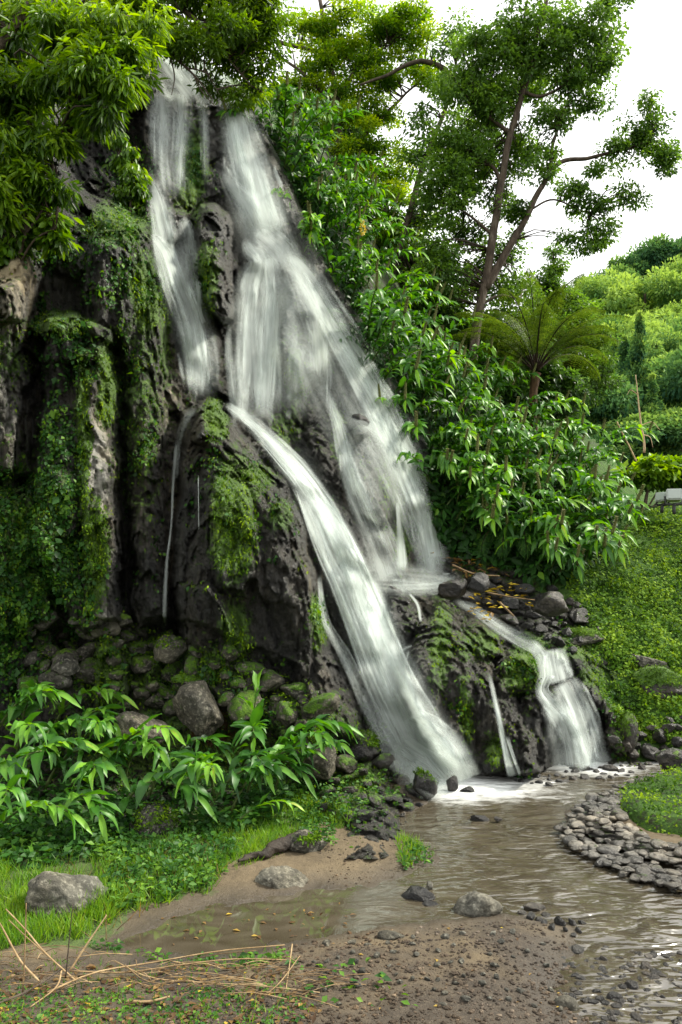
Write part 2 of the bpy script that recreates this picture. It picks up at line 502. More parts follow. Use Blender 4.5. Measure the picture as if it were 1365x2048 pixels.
def block(poly, h, w, p=0.5):
    """a rock mass inside poly (photograph pixels) standing h metres proud, its edge rounded over w pixels"""
    global D0
    d = -sdf(WX, WY, poly)
    t = np.clip(d / w, 0, 1)
    D0 = D0 - h * (1 - (1 - t) ** 2) ** p

block([(95, 640), (150, 625), (225, 660), (240, 800), (240, 1000), (250, 1250), (170, 1270), (120, 1200), (70, 1100), (75, 900), (85, 760)], 0.45, 26)          # pillar with the pale face
block([(150, 700), (215, 690), (232, 1000), (240, 1240), (172, 1240), (160, 960)], 0.14, 12)
block([(165, 560), (175, 480), (215, 432), (260, 430), (305, 470), (330, 540), (335, 800), (330, 1000), (345, 1240), (270, 1260), (255, 1000), (245, 700), (170, 660)], 0.5, 46)   # domed pillar
block([(60, 650), (110, 625), (180, 640), (215, 670), (200, 720), (90, 730), (55, 700)], 0.15, 14)
block([(-310, 520), (40, 560), (60, 620), (45, 700), (70, 760), (60, 950), (-310, 980)], 0.35, 40)                # brown mass at the left
block([(-310, 950), (60, 980), (110, 1100), (120, 1260), (-310, 1320)], 0.25, 60)
block([(0, 440), (70, 470), (90, 560), (60, 640), (-40, 650), (-60, 480)], 0.25, 30)
block([(378, 440), (400, 412), (430, 402), (462, 425), (472, 480), (468, 560), (470, 640), (440, 660), (405, 600), (388, 500)], 0.85, 30)   # dark nub between the upper falls
block([(330, 425), (350, 412), (375, 425), (375, 470), (340, 500)], 0.3, 16)
block([(560, 590), (585, 560), (625, 580), (648, 640), (650, 740), (610, 800), (570, 760), (545, 700)], 0.4, 34)   # rock behind the centre veil
block([(655, 800), (700, 850), (690, 980), (640, 980), (610, 860)], 0.25, 30)
block([(362, 830), (400, 808), (432, 800), (470, 845), (520, 915), (580, 965), (600, 1020), (625, 1100), (650, 1200), (665, 1300), (720, 1420), (740, 1500), (560, 1480), (420, 1400), (360, 1340), (345, 1150), (350, 1000), (355, 900)], 0.75, 60)  # the dark mossy wedge
block([(395, 815), (432, 800), (455, 850), (520, 930), (500, 960), (420, 900), (385, 880)], 0.18, 16)
block([(400, 910), (470, 930), (510, 1010), (520, 1120), (495, 1200), (430, 1180), (410, 1050)], 0.16, 26)
block([(355, 1170), (420, 1160), (455, 1210), (490, 1300), (450, 1330), (380, 1290), (350, 1240)], 0.2, 26)
block([(545, 1000), (600, 1010), (625, 1120), (640, 1230), (600, 1320), (560, 1200), (540, 1100)], 0.12, 22)
block([(690, 870), (715, 845), (760, 870), (790, 940), (795, 1010), (765, 1060), (725, 1030), (700, 960)], 0.45, 30)   # rock at the right fall
block([(690, 850), (700, 835), (735, 832), (745, 850), (735, 875), (700, 878)], 0.3, 12)
block([(660, 1000), (690, 1010), (740, 1090), (765, 1150), (735, 1165), (690, 1110)], 0.3, 22)
block([(845, 1240), (880, 1200), (910, 1230), (960, 1290), (1010, 1370), (1060, 1460), (1090, 1545), (900, 1570), (860, 1500), (800, 1400), (790, 1340)], 0.5, 44)   # wedge right of the main fall
block([(772, 1195), (800, 1180), (840, 1200), (850, 1250), (820, 1280), (780, 1260)], 0.3, 16)
block([(985, 1330), (1020, 1300), (1065, 1315), (1080, 1360), (1060, 1390), (1000, 1385)], 0.4, 18)
block([(925, 1250), (960, 1235), (1000, 1270), (1010, 1310), (960, 1315)], 0.35, 20)
block([(1040, 1400), (1090, 1390), (1110, 1450), (1100, 1550), (1040, 1550)], 0.2, 20)
block([(1140, 1310), (1180, 1330), (1220, 1390), (1215, 1440), (1170, 1400)], 0.25, 18)
block([(1205, 1400), (1240, 1410), (1265, 1460), (1255, 1510), (1220, 1500)], 0.3, 18)
block([(1090, 1370), (1108, 1362), (1125, 1385), (1115, 1405), (1092, 1400)], 0.14, 10)
block([(185, 1290), (215, 1255), (250, 1290), (258, 1380), (240, 1430), (190, 1420)], 0.35, 24)
for x_, y_, r_ in ((590, 985, 34), (655, 1075, 40), (700, 1170, 38), (742, 1275, 44), (720, 1350, 26), (800, 1390, 48), (770, 1470, 36), (845, 1450, 46), (905, 1490, 46), (555, 900, 26), (520, 845, 20), (535, 520, 36), (575, 560, 30), (505, 420, 36), (350, 560, 26), (385, 660, 30), (1110, 1400, 22), (1150, 1440, 28), (1090, 1355, 18), (760, 1090, 30), (820, 1010, 28)):
    block([(x_ + r_ * math.cos(a), y_ + r_ * math.sin(a)) for a in np.linspace(0, 6.0, 12)], r_ * 0.0042, r_ * 0.9)
# hollows
block([(110, 250), (200, 240), (290, 200), (300, 330), (290, 440), (200, 420), (130, 380)], -0.7, 50)
block([(45, 780), (85, 740), (80, 900), (60, 1000), (20, 1000), (30, 880)], -0.3, 26)
block([(100, 680), (60, 660), (48, 720), (80, 760)], -0.3, 14)
block([(245, 720), (262, 740), (268, 1000), (270, 1250), (245, 1250), (240, 1000)], -0.18, 12)
block([(315, 1260), (370, 1230), (600, 1330), (640, 1420), (500, 1420), (360, 1340)], -0.25, 30)
block([(100, 1240), (170, 1260), (180, 1340), (100, 1310)], -0.35, 26)
block([(850, 960), (900, 960), (980, 1080), (960, 1130), (880, 1100)], -0.5, 40)

OUT = [(-320, 1730), (-320, -60), (250, -60), (290, 90), (340, 105), (410, 150), (480, 188), (515, 240), (560, 340), (605, 450), (665, 560), (725, 650), (790, 770), (850, 890), (900, 1000), (935, 1090), (985, 1120),
       (1060, 1150), (1140, 1180), (1200, 1240), (1260, 1310), (1310, 1400), (1350, 1480), (1360, 1545), (1200, 1572), (1100, 1590), (900, 1640), (800, 1680), (740, 1700), (600, 1730)]
so = sdf(GX, GY, OUT)
D0 = D0 + np.clip(so / 26, 0, 1) ** 1.3 * 1.7 * (GY < 1500)
P0 = P(GX, GY, D0)
fa, fe = facet(P0 * np.array([1.9, 1.9, 1.2]) + fbm(P0 * 1.5, 2)[..., None] * 0.35, 1)
fb, _ = facet(P0 * np.array([5.2, 5.2, 2.8]) + fbm(P0 * 4, 2)[..., None] * 0.3, 2)
fc, _ = facet(P0 * np.array([13., 13., 8.]), 3)
n_v = fbm(P0 * np.array([3.5, 3.5, 0.7]), 4)
n_s = fbm(P0 * np.array([1.2, 1.2, .9]), 4)
n_f = fbm(P0 * 9.0, 4)
rv = 1 - 2 * np.abs(fbm(P0 * np.array([5.5, 5.5, 0.9]) + 3, 3))          # upright fractures
rv2 = 1 - 2 * np.abs(fbm(P0 * np.array([15., 15., 3.0]) + 8, 3))
DISP = 0.12 * fa + 0.06 * fb + 0.026 * fc + 0.05 * n_v + 0.08 * n_s + 0.035 * n_f - 0.09 * np.maximum(rv, 0) ** 2 - 0.035 * np.maximum(rv2, 0) ** 2
lowleft = sstep(1380, 1560, GY) * (GX < 800)
D1 = D0 - DISP * (1 - 0.3 * lowleft)
PC = P(GX, GY, D1)
# normals towards the viewer
tx = np.gradient(PC, axis=1); ty = np.gradient(PC, axis=0)
NC = norm(np.cross(tx, ty)); NC = np.where((NC[..., 1] > 0)[..., None], -NC, NC)
PSM = np.stack([blur(PC[..., k], 4) for k in range(3)], -1)

def patches(lst):
    a = np.zeros(GX.shape)
    for x, y, rx, ry, s in lst:
        a = np.maximum(a, s * np.clip(1.5 - np.hypot((WX - x) / rx, (WY - y) / ry), 0, 1))
    return a
MOSS = patches([(240, 450, 70, 35, .75), (292, 590, 32, 80, .95), (215, 770, 22, 90, .85), (168, 880, 12, 200, .9), (188, 1110, 26, 100, 1), (275, 800, 60, 250, .38), (430, 835, 18, 35, .95), (465, 1040, 42, 120, .9), (490, 950, 55, 22, .7),
    (560, 1030, 25, 30, .55), (385, 340, 28, 90, .8), (412, 560, 26, 70, .75), (330, 640, 16, 160, .55), (640, 1240, 18, 50, .8), (470, 1260, 30, 70, .65), (880, 1300, 22, 90, .55), (935, 1430, 12, 70, .7), (1045, 1345, 38, 45, .7),
    (1060, 1290, 30, 20, .6), (960, 1290, 40, 30, .5), (1255, 1460, 16, 45, .95), (1200, 1350, 40, 20, .7), (60, 1100, 120, 200, .5), (0, 700, 60, 100, .35), (120, 650, 70, 25, .6), (215, 1350, 40, 80, .75), (300, 1340, 120, 60, .5), (420, 1480, 300, 90, .45),
    (590, 760, 20, 80, .5), (640, 690, 30, 50, .45), (570, 860, 30, 60, .4), (800, 1020, 18, 120, .6), (860, 1040, 30, 80, .5), (680, 870, 14, 60, .5), (770, 960, 14, 80, .4), (400, 1330, 80, 40, .5), (1170, 1290, 60, 30, .6), (990, 1500, 20, 40, .55), (1250, 1370, 50, 40, .7), (700, 1560, 60, 60, .6)])
MOSS = MOSS + 0.25 * sstep(0.35, 0.8, NC[..., 2]) + 0.10
TINT = 0.5 + patches([(198, 960, 26, 150, .52), (338, 900, 16, 220, .24), (590, 700, 40, 90, .16), (210, 1250, 40, 24, .3), (10, 590, 60, 100, .42), (20, 830, 55, 110, .34), (620, 1420, 40, 40, .15), (290, 1440, 80, 60, .1)]) \
    - patches([(160, 330, 110, 120, .15), (60, 850, 40, 130, .15)])
TINT = TINT - 0.22 * np.clip((so + 6) / 16, 0, 1) * (GY < 1150); MOSS = MOSS + 0.35 * np.clip((so + 4) / 16, 0, 1) * (GY < 1150)

keep = so < 25
ck = keep[:-1, :-1] & keep[1:, :-1] & keep[1:, 1:] & keep[:-1, 1:]
mb = MB()
mb.add(PC.reshape(-1, 3), [grid_faces(len(gy), len(gx), ck)], np.clip(TINT, 0, 1).ravel(), np.clip(MOSS, 0, 1).ravel())
cliff = struct(mb.build('cliff', M['cliff']), 'dark wet basalt cliff with moss under the waterfall')

def cl_idx(px, py):
    return (np.clip(np.rint((np.asarray(py) - gy[0]) / ST).astype(int), 0, len(gy) - 1), np.clip(np.rint((np.asarray(px) - gx[0]) / ST).astype(int), 0, len(gx) - 1))

D_BL = blur(D1, 3.5)
D_WAT = np.minimum(D_BL, D1 + 0.03) - 0.04
D_WAT = blur(D_WAT, 2.5) - 0.03
D_WAT = np.minimum(D_WAT, blur(D1, 1.0) - 0.02)
D_FIL = np.minimum(blur(D1, 1.6), D1 + .02) - 0.05
def samp(A, px, py):
    fx = np.clip((px - gx[0]) / ST, 0, len(gx) - 1.001); fy = np.clip((py - gy[0]) / ST, 0, len(gy) - 1.001)
    i = fx.astype(int); j = fy.astype(int); u = fx - i; v = fy - j
    return (A[j, i] * (1 - u) + A[j, i + 1] * u) * (1 - v) + (A[j + 1, i] * (1 - u) + A[j + 1, i + 1] * u) * v

# ------------------------------------------------------------------ falling water
def water_mat():
    m, nt, out = new_mat('white_water')
    uv = N(nt, 'ShaderNodeUVMap')
    mp = N(nt, 'ShaderNodeMapping'); mp.inputs['Scale'].default_value = (1, 0.03, 1)
    L(nt, uv.outputs[0], mp.inputs['Vector'])
    mp2 = N(nt, 'ShaderNodeMapping'); mp2.inputs['Scale'].default_value = (1, 0.10, 1)
    L(nt, uv.outputs[0], mp2.inputs['Vector'])
    s1 = noise(nt, 30, 4, 0.6, mp.outputs[0], 0.0)
    s2 = noise(nt, 6, 3, 0.5, mp2.outputs[0], 0.1)
    dens = attr(nt, 'mask')
    streak = math_(nt, 'ADD', math_(nt, 'MULTIPLY', s1, 0.95), math_(nt, 'MULTIPLY', s2, 0.8))
    streak = math_(nt, 'SUBTRACT', streak, 0.87)
    a = math_(nt, 'ADD', dens, math_(nt, 'MULTIPLY', math_(nt, 'MULTIPLY', streak, 1.9), math_(nt, 'MULTIPLY', dens, math_(nt, 'SUBTRACT', 1.25, dens))), True)
    a = math_(nt, 'MULTIPLY', a, ramp(nt, dens, [(0.0, 0.0), (0.12, 1.0)]))
    d = N(nt, 'ShaderNodeBsdfDiffuse'); d.inputs['Color'].default_value = (0.68, 0.74, 0.70, 1)
    t = N(nt, 'ShaderNodeBsdfTranslucent'); t.inputs['Color'].default_value = (0.68, 0.74, 0.70, 1)
    mx = N(nt, 'ShaderNodeMixShader'); mx.inputs[0].default_value = 0.35
    L(nt, d.outputs[0], mx.inputs[1]); L(nt, t.outputs[0], mx.inputs[2])
    tr = N(nt, 'ShaderNodeBsdfTransparent')
    mo = N(nt, 'ShaderNodeMixShader')
    L(nt, a, mo.inputs[0]); L(nt, tr.outputs[0], mo.inputs[1]); L(nt, mx.outputs[0], mo.inputs[2])
    L(nt, mo.outputs[0], out.inputs['Surface'])
    return m
M['water_fall'] = water_mat()

class Fall:
    def __init__(self): self.V, self.Fc, self.U, self.A, self.n = [], [], [], [], 0
    def strand(self, pts, dens, off=0.0, edge=0.9, fin=0.08, fout=0.08, relief=0.03, nu=28):
        """a sheet of falling water: a thin soft veil and many finer filaments running down inside it"""
        pts = np.asarray(pts, float)
        hw = pts[:, 2].mean()
        ln = np.sum(np.hypot(*np.diff(pts[:, :2], axis=0).T))
        if hw < 11:
            return self.sheet(pts * np.array([1, 1, 1.15]), dens, off, fin, fout, 0.01, 12)
        self.sheet(pts * np.array([1, 1, 1.25]), dens * 0.66, off, fin, fout, relief * 0.4, nu)
        c = spline(pts, 60)
        t = norm(np.gradient(c[:, :2], axis=0)); nr = np.stack([-t[:, 1], t[:, 0]], -1)
        K = int(6 + hw * ln / 900)
        for k in range(K):
            L_ = np.clip(rng.gamma(2.0, 0.22), 0.12, 1.0); a0 = rng.uniform(-0.05, 1.02 - L_); a0 = max(a0, 0)
            i = np.linspace(a0, min(a0 + L_, 1), 9) * 59
            ii = i.astype(int)
            u0 = np.clip(rng.normal() * 0.5, -1.0, 1.0); du = rng.normal() * 0.035
            uu = u0 + du * np.linspace(-1, 1, 9) + 0.02 * np.sin(np.linspace(0, 9, 9) + rng.uniform(0, 6))
            w = rng.uniform(0.05, 0.2) * c[ii, 2] + 1.2
            w = w * (0.6 + 0.4 * np.sin(np.linspace(0.3, 2.9, 9)))
            q = np.stack([c[ii, 0] + nr[ii, 0] * uu * c[ii, 2], c[ii, 1] + nr[ii, 1] * uu * c[ii, 2], w], -1)
            self.sheet(q, dens * rng.uniform(0.15, 0.62), off + rng.uniform(0.01, 0.09), 0.3, 0.35, 0.006, 7)
        return self
    def sheet(self, pts, dens, off, fin, fout, relief, nu):
        ln = np.sum(np.hypot(*np.diff(pts[:, :2], axis=0).T))
        nv = int(max(10, ln / (6 if nu > 10 else 9)))
        c = spline(pts, nv); c[:, 2] = np.maximum(c[:, 2], 0.8)
        t = norm(np.gradient(c[:, :2], axis=0)); nr = np.stack([-t[:, 1], t[:, 0]], -1)
        u = np.linspace(-1, 1, nu)
        X = c[:, 0:1] + nr[:, 0:1] * u * c[:, 2:3]; Y = c[:, 1:2] + nr[:, 1:2] * u * c[:, 2:3]
        dd = (samp(D_WAT, X, Y) if nu > 10 else np.minimum(samp(D_FIL, X, Y), samp(D_WAT, X, Y) + .02)) - off - 0.02 * (1 - u[None] ** 2)
        seed = rng.uniform(0, 100)
        s = np.linspace(0, ln / F * 8.0, nv)[:, None]
        wm_ = (c[:, 2:3] / F * 8.0)
        q = np.stack(np.broadcast_arrays(u[None] * wm_ * 5 + seed, s * 0.7, seed), -1)
        dd = dd - relief * fbm(q, 2)
        v = P(X, Y, dd).reshape(-1, 3)
        ed = (1 - np.abs(u))[None] * 1.15
        rag = fbm(np.stack(np.broadcast_arrays(u[None] * 1.6 + seed, s * 1.5, 0.3), -1), 3)
        ed = np.clip(ed + rag * 0.4 * ed * (ed < 1), 0, 1)
        ed = ed * ed * (3 - 2 * ed)
        q2 = np.linspace(0, 1, nv)[:, None]
        en = np.clip(q2 / max(fin, 1e-3), 0, 1) * np.clip((1 - q2) / max(fout, 1e-3), 0, 1); en = en * en * (3 - 2 * en)
        gap = 1 + (0.75 * fbm(np.stack(np.broadcast_arrays(u[None] * wm_ * 7 + seed, s * 1.1, 4.3), -1), 3) if nu > 20 else 0)
        al = np.clip(dens * ed * en * (1 + 0.35 * rag) * gap, 0, 1)
        uvs = np.stack([np.broadcast_to(u[None] * wm_ * 1.3 + seed, X.shape), np.broadcast_to(s + seed, X.shape)], -1)
        self.V.append(v); self.Fc.append(grid_faces(nv, nu) + self.n); self.U.append(uvs.reshape(-1, 2)); self.A.append(al.ravel())
        self.n += len(v)
        return self
    def mist(self, pts, dens, off):
        return self.sheet(np.asarray(pts, float), dens, off, 0.25, 0.25, 0.02, 24)
    def build(self, name, parent=None, origin=None):
        mb = MB(); al = np.concatenate(self.A)
        mb.add(np.concatenate(self.V), [np.concatenate(self.Fc)], 0.5, al)
        o = mb.build(name, M['water_fall'], parent, origin)
        me = o.data; uvl = me.uv_layers.new(name='UVMap')
        idx = np.empty(len(me.loops), np.int32); me.loops.foreach_get('vertex_index', idx)
        uvl.data.foreach_set('uv', np.concatenate(self.U)[idx].astype(np.float32).ravel())
        return o

wf = thing('waterfall', 'tall white main waterfall spilling down the mossy dark cliff into the brown pool', 'waterfall', P(880, 1560, 6.3))
o0 = np.array(wf.location)
Fall().strand([(318, 100, 14), (340, 130, 42), (372, 170, 62), (400, 205, 70)], 0.75, 0.03, 0.5, 0.1, 0.3).strand([(370, 120, 20), (410, 150, 40), (450, 195, 40)], 0.7, 0.05, 0.6, 0.2, 0.2).build('crest', wf, o0)
Fall().strand([(345, 175, 50), (343, 250, 52), (338, 330, 46), (345, 410, 40)], 0.36, 0.05, 0.45, 0.1, 0.2).strand([(322, 180, 20), (320, 260, 22), (318, 350, 14)], 0.5, 0.07, 0.7, 0.1, 0.4).strand([(365, 185, 14), (362, 290, 12), (358, 400, 10)], 0.5, 0.08, 0.8, 0.05, 0.3).strand([(405, 190, 16), (410, 260, 12), (412, 400, 10)], 0.35, 0.06, 0.8, 0.05, 0.5).build('left_veil', wf, o0)
Fall().strand([(452, 188, 22), (474, 235, 36), (492, 310, 46), (518, 400, 50), (542, 478, 46)], 0.72, 0.06, 0.55, 0.06, 0.1).strand([(450, 200, 20), (480, 240, 32), (500, 320, 36), (525, 400, 40), (548, 470, 34)], 0.6, 0.11, 0.8, 0.05, 0.1, 0.05).strand([(446, 330, 14), (466, 370, 20), (492, 400, 28), (514, 450, 30), (524, 480, 28)], 0.55, 0.1, 0.8, 0.2, 0.2).build('right_veil', wf, o0)
Fall().strand([(288, 345, 8), (312, 390, 18), (328, 450, 26), (342, 520, 34), (365, 590, 40), (388, 660, 42), (402, 740, 38), (400, 815, 32)], 0.55, 0.06, 0.6, 0.05, 0.2).strand([(300, 462, 8), (330, 500, 18), (352, 560, 24), (380, 640, 26), (392, 700, 28), (398, 790, 22)], 0.62, 0.1, 0.8, 0.1, 0.1, 0.05).strand([(364, 430, 10), (374, 470, 18), (380, 540, 18), (388, 600, 12), (396, 640, 6)], 0.6, 0.08, 0.7, 0.1, 0.3).strand([(398, 560, 5), (400, 620, 6), (410, 650, 8)], .6, .1, .8).build('left_stream', wf, o0)
Fall().strand([(505, 462, 36), (530, 480, 50), (556, 505, 52), (580, 540, 40)], 0.6, 0.07, 0.7, 0.15, 0.3).strand([(486, 474, 6), (500, 500, 16), (520, 520, 30), (512, 570, 42), (506, 650, 50), (510, 740, 54), (518, 880, 50)], 0.6, 0.1, 0.55, 0.05, 0.35).strand([(540, 505, 16), (545, 580, 20), (540, 680, 22), (535, 780, 22), (532, 850, 20)], 0.66, 0.15, 0.9, 0.05, 0.2, 0.05).strand([(500, 560, 20), (490, 680, 20), (486, 790, 16), (482, 850, 12)], 0.45, 0.14, 0.9, 0.1, 0.15).build('centre_fan', wf, o0)
Fall().strand([(572, 505, 16), (604, 560, 26), (632, 640, 30), (640, 720, 28), (645, 830, 22)], 0.5, 0.08, 0.8, 0.1, 0.3).strand([(560, 500, 22), (610, 550, 26), (650, 615, 30), (700, 700, 36), (752, 790, 42), (805, 900, 42), (848, 1010, 36), (872, 1140, 30)], 0.62, 0.16, 0.95, 0.06, 0.05).strand([(590, 640, 30), (580, 740, 50), (560, 840, 60)], 0.22, 0.12, 0.9, 0.3, 0.4).build('right_spray', wf, o0)
Fall().strand([(655, 775, 8), (678, 850, 14), (695, 920, 20), (722, 1000, 26), (752, 1070, 34), (786, 1165, 42)], 0.6, 0.08, 0.7, 0.08, 0.05).strand([(712, 838, 14), (752, 860, 24), (790, 930, 30), (824, 1010, 30), (852, 1080, 30), (868, 1160, 28)], 0.55, 0.1, 0.8, 0.1, 0.08).strand([(690, 880, 12), (700, 940, 18), (720, 990, 22)], 0.5, 0.1, 0.8).strand([(795, 1000, 4), (800, 1060, 8), (805, 1140, 14)], .5, .1, .8).strand([(770, 1170, 20), (830, 1172, 24), (890, 1168, 20), (940, 1162, 14)], 0.5, 0.07, 0.9, 0.2, 0.4).build('right_stream', wf, o0)
Fall().strand([(448, 806, 8), (500, 842, 16), (560, 905, 22), (618, 975, 28), (660, 1060, 36), (700, 1150, 44), (736, 1240, 50), (776, 1350, 56), (826, 1450, 64), (886, 1556, 78)], 0.8, 0.08, 0.42, 0.03, 0.02, 0.05, 40).strand([(470, 822, 5), (545, 890, 10), (622, 985, 16), (672, 1060, 20), (714, 1150, 24), (754, 1250, 28), (798, 1360, 32), (850, 1460, 38), (890, 1556, 42)], 0.7, 0.15, 0.9, 0.05, 0.02, 0.08) \
    .strand([(590, 960, 7), (640, 1090, 12), (682, 1180, 16), (724, 1290, 18), (765, 1390, 24), (820, 1500, 32), (850, 1560, 36)], 0.55, 0.13, 0.9, 0.1, 0.02, 0.06) \
    .strand([(638, 1140, 5), (650, 1240, 9), (686, 1305, 12), (720, 1380, 14), (754, 1450, 18), (796, 1520, 22), (836, 1560, 26)], 0.45, 0.08, 0.8, 0.1, 0.03).strand([(800, 1430, 16.4), (850, 1450, 27.9), (900, 1500, 36.1), (930, 1565, 37.7)], 0.5, 0.2, 0.9, 0.2, 0.02, 0.06).build('main_cascade', wf, o0)
Fall().strand([(768, 1205, 2), (776, 1240, 3), (797, 1285, 3), (800, 1310, 3)], .5, .04, .9).strand([(826, 1290, 3), (802, 1302, 4), (772, 1332, 5)], .45, .04, .9).strand([(818, 1185, 3), (836, 1210, 4), (842, 1245, 4)], .45, .04, .9).strand([(818, 1300, 3), (808, 1340, 3), (795, 1380, 4)], .45, .04, .9).build('side_trickle', wf, o0)

Fall().mist([(420, 250, 60), (520, 420, 90), (600, 600, 110), (680, 780, 110), (780, 980, 90), (850, 1140, 70)], 0.16, 0.3).mist([(520, 820, 50), (610, 960, 60), (690, 1120, 70), (770, 1320, 90), (860, 1520, 110)], 0.12, 0.3).mist([(700, 1150, 60), (820, 1160, 50), (920, 1170, 30)], .2, .2).mist([(780, 1470, 50), (850, 1520, 70), (960, 1560, 44)], 0.4, 0.25).mist([(840, 1480, 60), (890, 1540, 80), (930, 1580, 60)], 0.3, 0.35).mist([(560, 520, 70), (570, 700, 90), (570, 860, 90)], 0.18, 0.25).build('spray', wf, o0)

t = Fall().strand([(354, 880, 5), (347, 960, 4), (343, 1050, 2.6), (334, 1130, 4), (330, 1200, 5), (329, 1275, 4)], 0.55, 0.05, 0.8, 0.05, 0.15).strand([(392, 815, 8), (372, 840, 9), (358, 880, 8), (352, 960, 5)], 0.22, 0.05, 0.8).strand([(397, 950, 1.4), (398, 1060, 1.2)], 0.45, 0.05, 0.9).build('waterfall', None, P(335, 1270, 6.6))
tag(t, 'hair thin white trickle dropping beside the mossy wedge left of the main fall', 'waterfall')
t = Fall().strand([(976, 1335, 4), (990, 1400, 6), (1003, 1460, 7), (1012, 1505, 8), (1026, 1555, 12)], 0.45, 0.06, 0.8, 0.2, 0.02).strand([(984, 1370, 2), (998, 1440, 3), (1008, 1500, 3), (1020, 1555, 5)], 0.5, 0.07, 0.8, 0.3, 0.02).strand([(1014, 1470, 5), (1026, 1510, 4), (1042, 1552, 5)], 0.45, 0.07, 0.9, 0.2, 0.04).build('waterfall', None, P(1028, 1555, 6.4))
tag(t, 'narrow white trickle down the bare dark rock between the main fall and the small cascade', 'waterfall')
t = Fall().strand([(900, 1195, 12), (950, 1220, 12), (1000, 1255, 14), (1050, 1282, 18), (1090, 1300, 18)], 0.3, 0.05, 0.9, 0.2, 0.1).strand([(1058, 1283, 12), (1082, 1310, 14), (1092, 1350, 14), (1084, 1380, 14), (1108, 1415, 20), (1130, 1440, 24)], 0.66, 0.06, 0.7, 0.1, 0.15) \
    .strand([(1108, 1296, 22), (1112, 1330, 30), (1122, 1366, 28)], 0.66, 0.08, 0.5, 0.08, 0.1).strand([(1125, 1360, 26), (1146, 1400, 34), (1166, 1450, 34), (1180, 1500, 32), (1190, 1535, 36)], 0.72, 0.1, 0.6, 0.08, 0.03, 0.05) \
    .strand([(1090, 1400, 14), (1120, 1430, 34), (1138, 1470, 46), (1146, 1510, 48), (1150, 1540, 46)], 0.5, 0.07, 0.5, 0.1, 0.1).strand([(1120, 1420, 8), (1150, 1455, 12), (1168, 1500, 14), (1178, 1535, 16)], .7, .13, .9, .1, .03).build('waterfall', None, P(1170, 1535, 6.7))
tag(t, 'small low white cascade fanning over stepped rocks at the right end of the cliff', 'waterfall')

# ------------------------------------------------------------------ ground sheet and stream
def gpoly(pts): return G([p[0] for p in pts], [p[1] for p in pts])[:, :2]
STREAM = gpoly([(1310, 1495), (1200, 1515), (1040, 1535), (960, 1540), (880, 1560), (850, 1608), (780, 1650), (845, 1690), (885, 1722), (825, 1745), (740, 1778), (640, 1778), (530, 1802), (430, 1812), (340, 1842), (240, 1884), (330, 1902), (460, 1908),
    (560, 1882), (700, 1862), (800, 1845), (900, 1838), (1010, 1828), (1100, 1838), (1165, 1850), (1150, 1900), (1130, 1975), (1190, 2070), (1300, 2400), (2300, 2500), (2600, 1900), (1700, 1790), (1365, 1752), (1275, 1728), (1180, 1690), (1125, 1650), (1130, 1622), (1190, 1592), (1320, 1562), (1420, 1540), (1400, 1500)])
def axis(lo, hi, st, far):
    a = np.arange(lo, hi + st / 2, st)
    g = st * 1.22 ** np.arange(1, 60); g = np.cumsum(g); g = g[g < far]
    return np.r_[lo - g[::-1], a, hi + g]
xs = axis(-2.6, 3.6, 0.02, 600); ys = axis(2.3, 7.4, 0.02, 600)
X, Y = np.meshgrid(xs, ys)
sd = sdf(X, Y, STREAM)
p3 = np.stack([X, Y, 0 * X], -1)
nb = fbm(p3 * 1.1, 4); nf = fbm(p3 * 7, 4); fg, _ = facet(p3 * 9, 4)
near = sstep(14, 8, np.hypot(X, Y - 4))
h = np.where(sd < 0, np.maximum(-0.14, sd * 0.35), np.minimum(0.055, sd * 0.16)) + 0.012 * nb * near + 0.010 * nf * near + 0.006 * fg * near
grav = inpoly(X, Y, gpoly([(1080, 1820), (1180, 1845), (1400, 1880), (1500, 2300), (1000, 2300), (1000, 1900)])).astype(float)
h = h + 0.0 * grav * np.clip(-sd / 0.3, 0, 1) * 0
mnd = sstep(3.1, 2.5, Y) * sstep(0.3, -0.6, X)                                  # grassy hump at the near left
h = h + mnd * (0.07 + 0.03 * nb)
lft = sstep(-0.9, -1.9, X) * sstep(3.4, 4.6, Y)
h = h + lft * 0.03
h = np.where((Y > 7.6) | (np.abs(X) > 8), np.minimum(h, -0.05), h)
wetm = np.clip(np.maximum(1 - sd / 0.22, 0.95 * sstep(4.9, 5.5, Y + 0.25 * nb)), 0, 1)
GRASS = gpoly([(-700, 1560), (-700, 1960), (0, 1925), (150, 1905), (235, 1850), (330, 1822), (420, 1795), (450, 1760), (520, 1730), (560, 1690), (690, 1640), (640, 1560)])
gm = np.clip(0.5 - sdf(X, Y, GRASS) / 0.25 + 0.45 * fbm(p3 * 2.5 + 4, 3), 0, 1) * np.clip(sd / 0.06, 0, 1)
gm = np.maximum(gm, np.clip(mnd * 0.62 + 0.3 * nb, 0, 0.75))
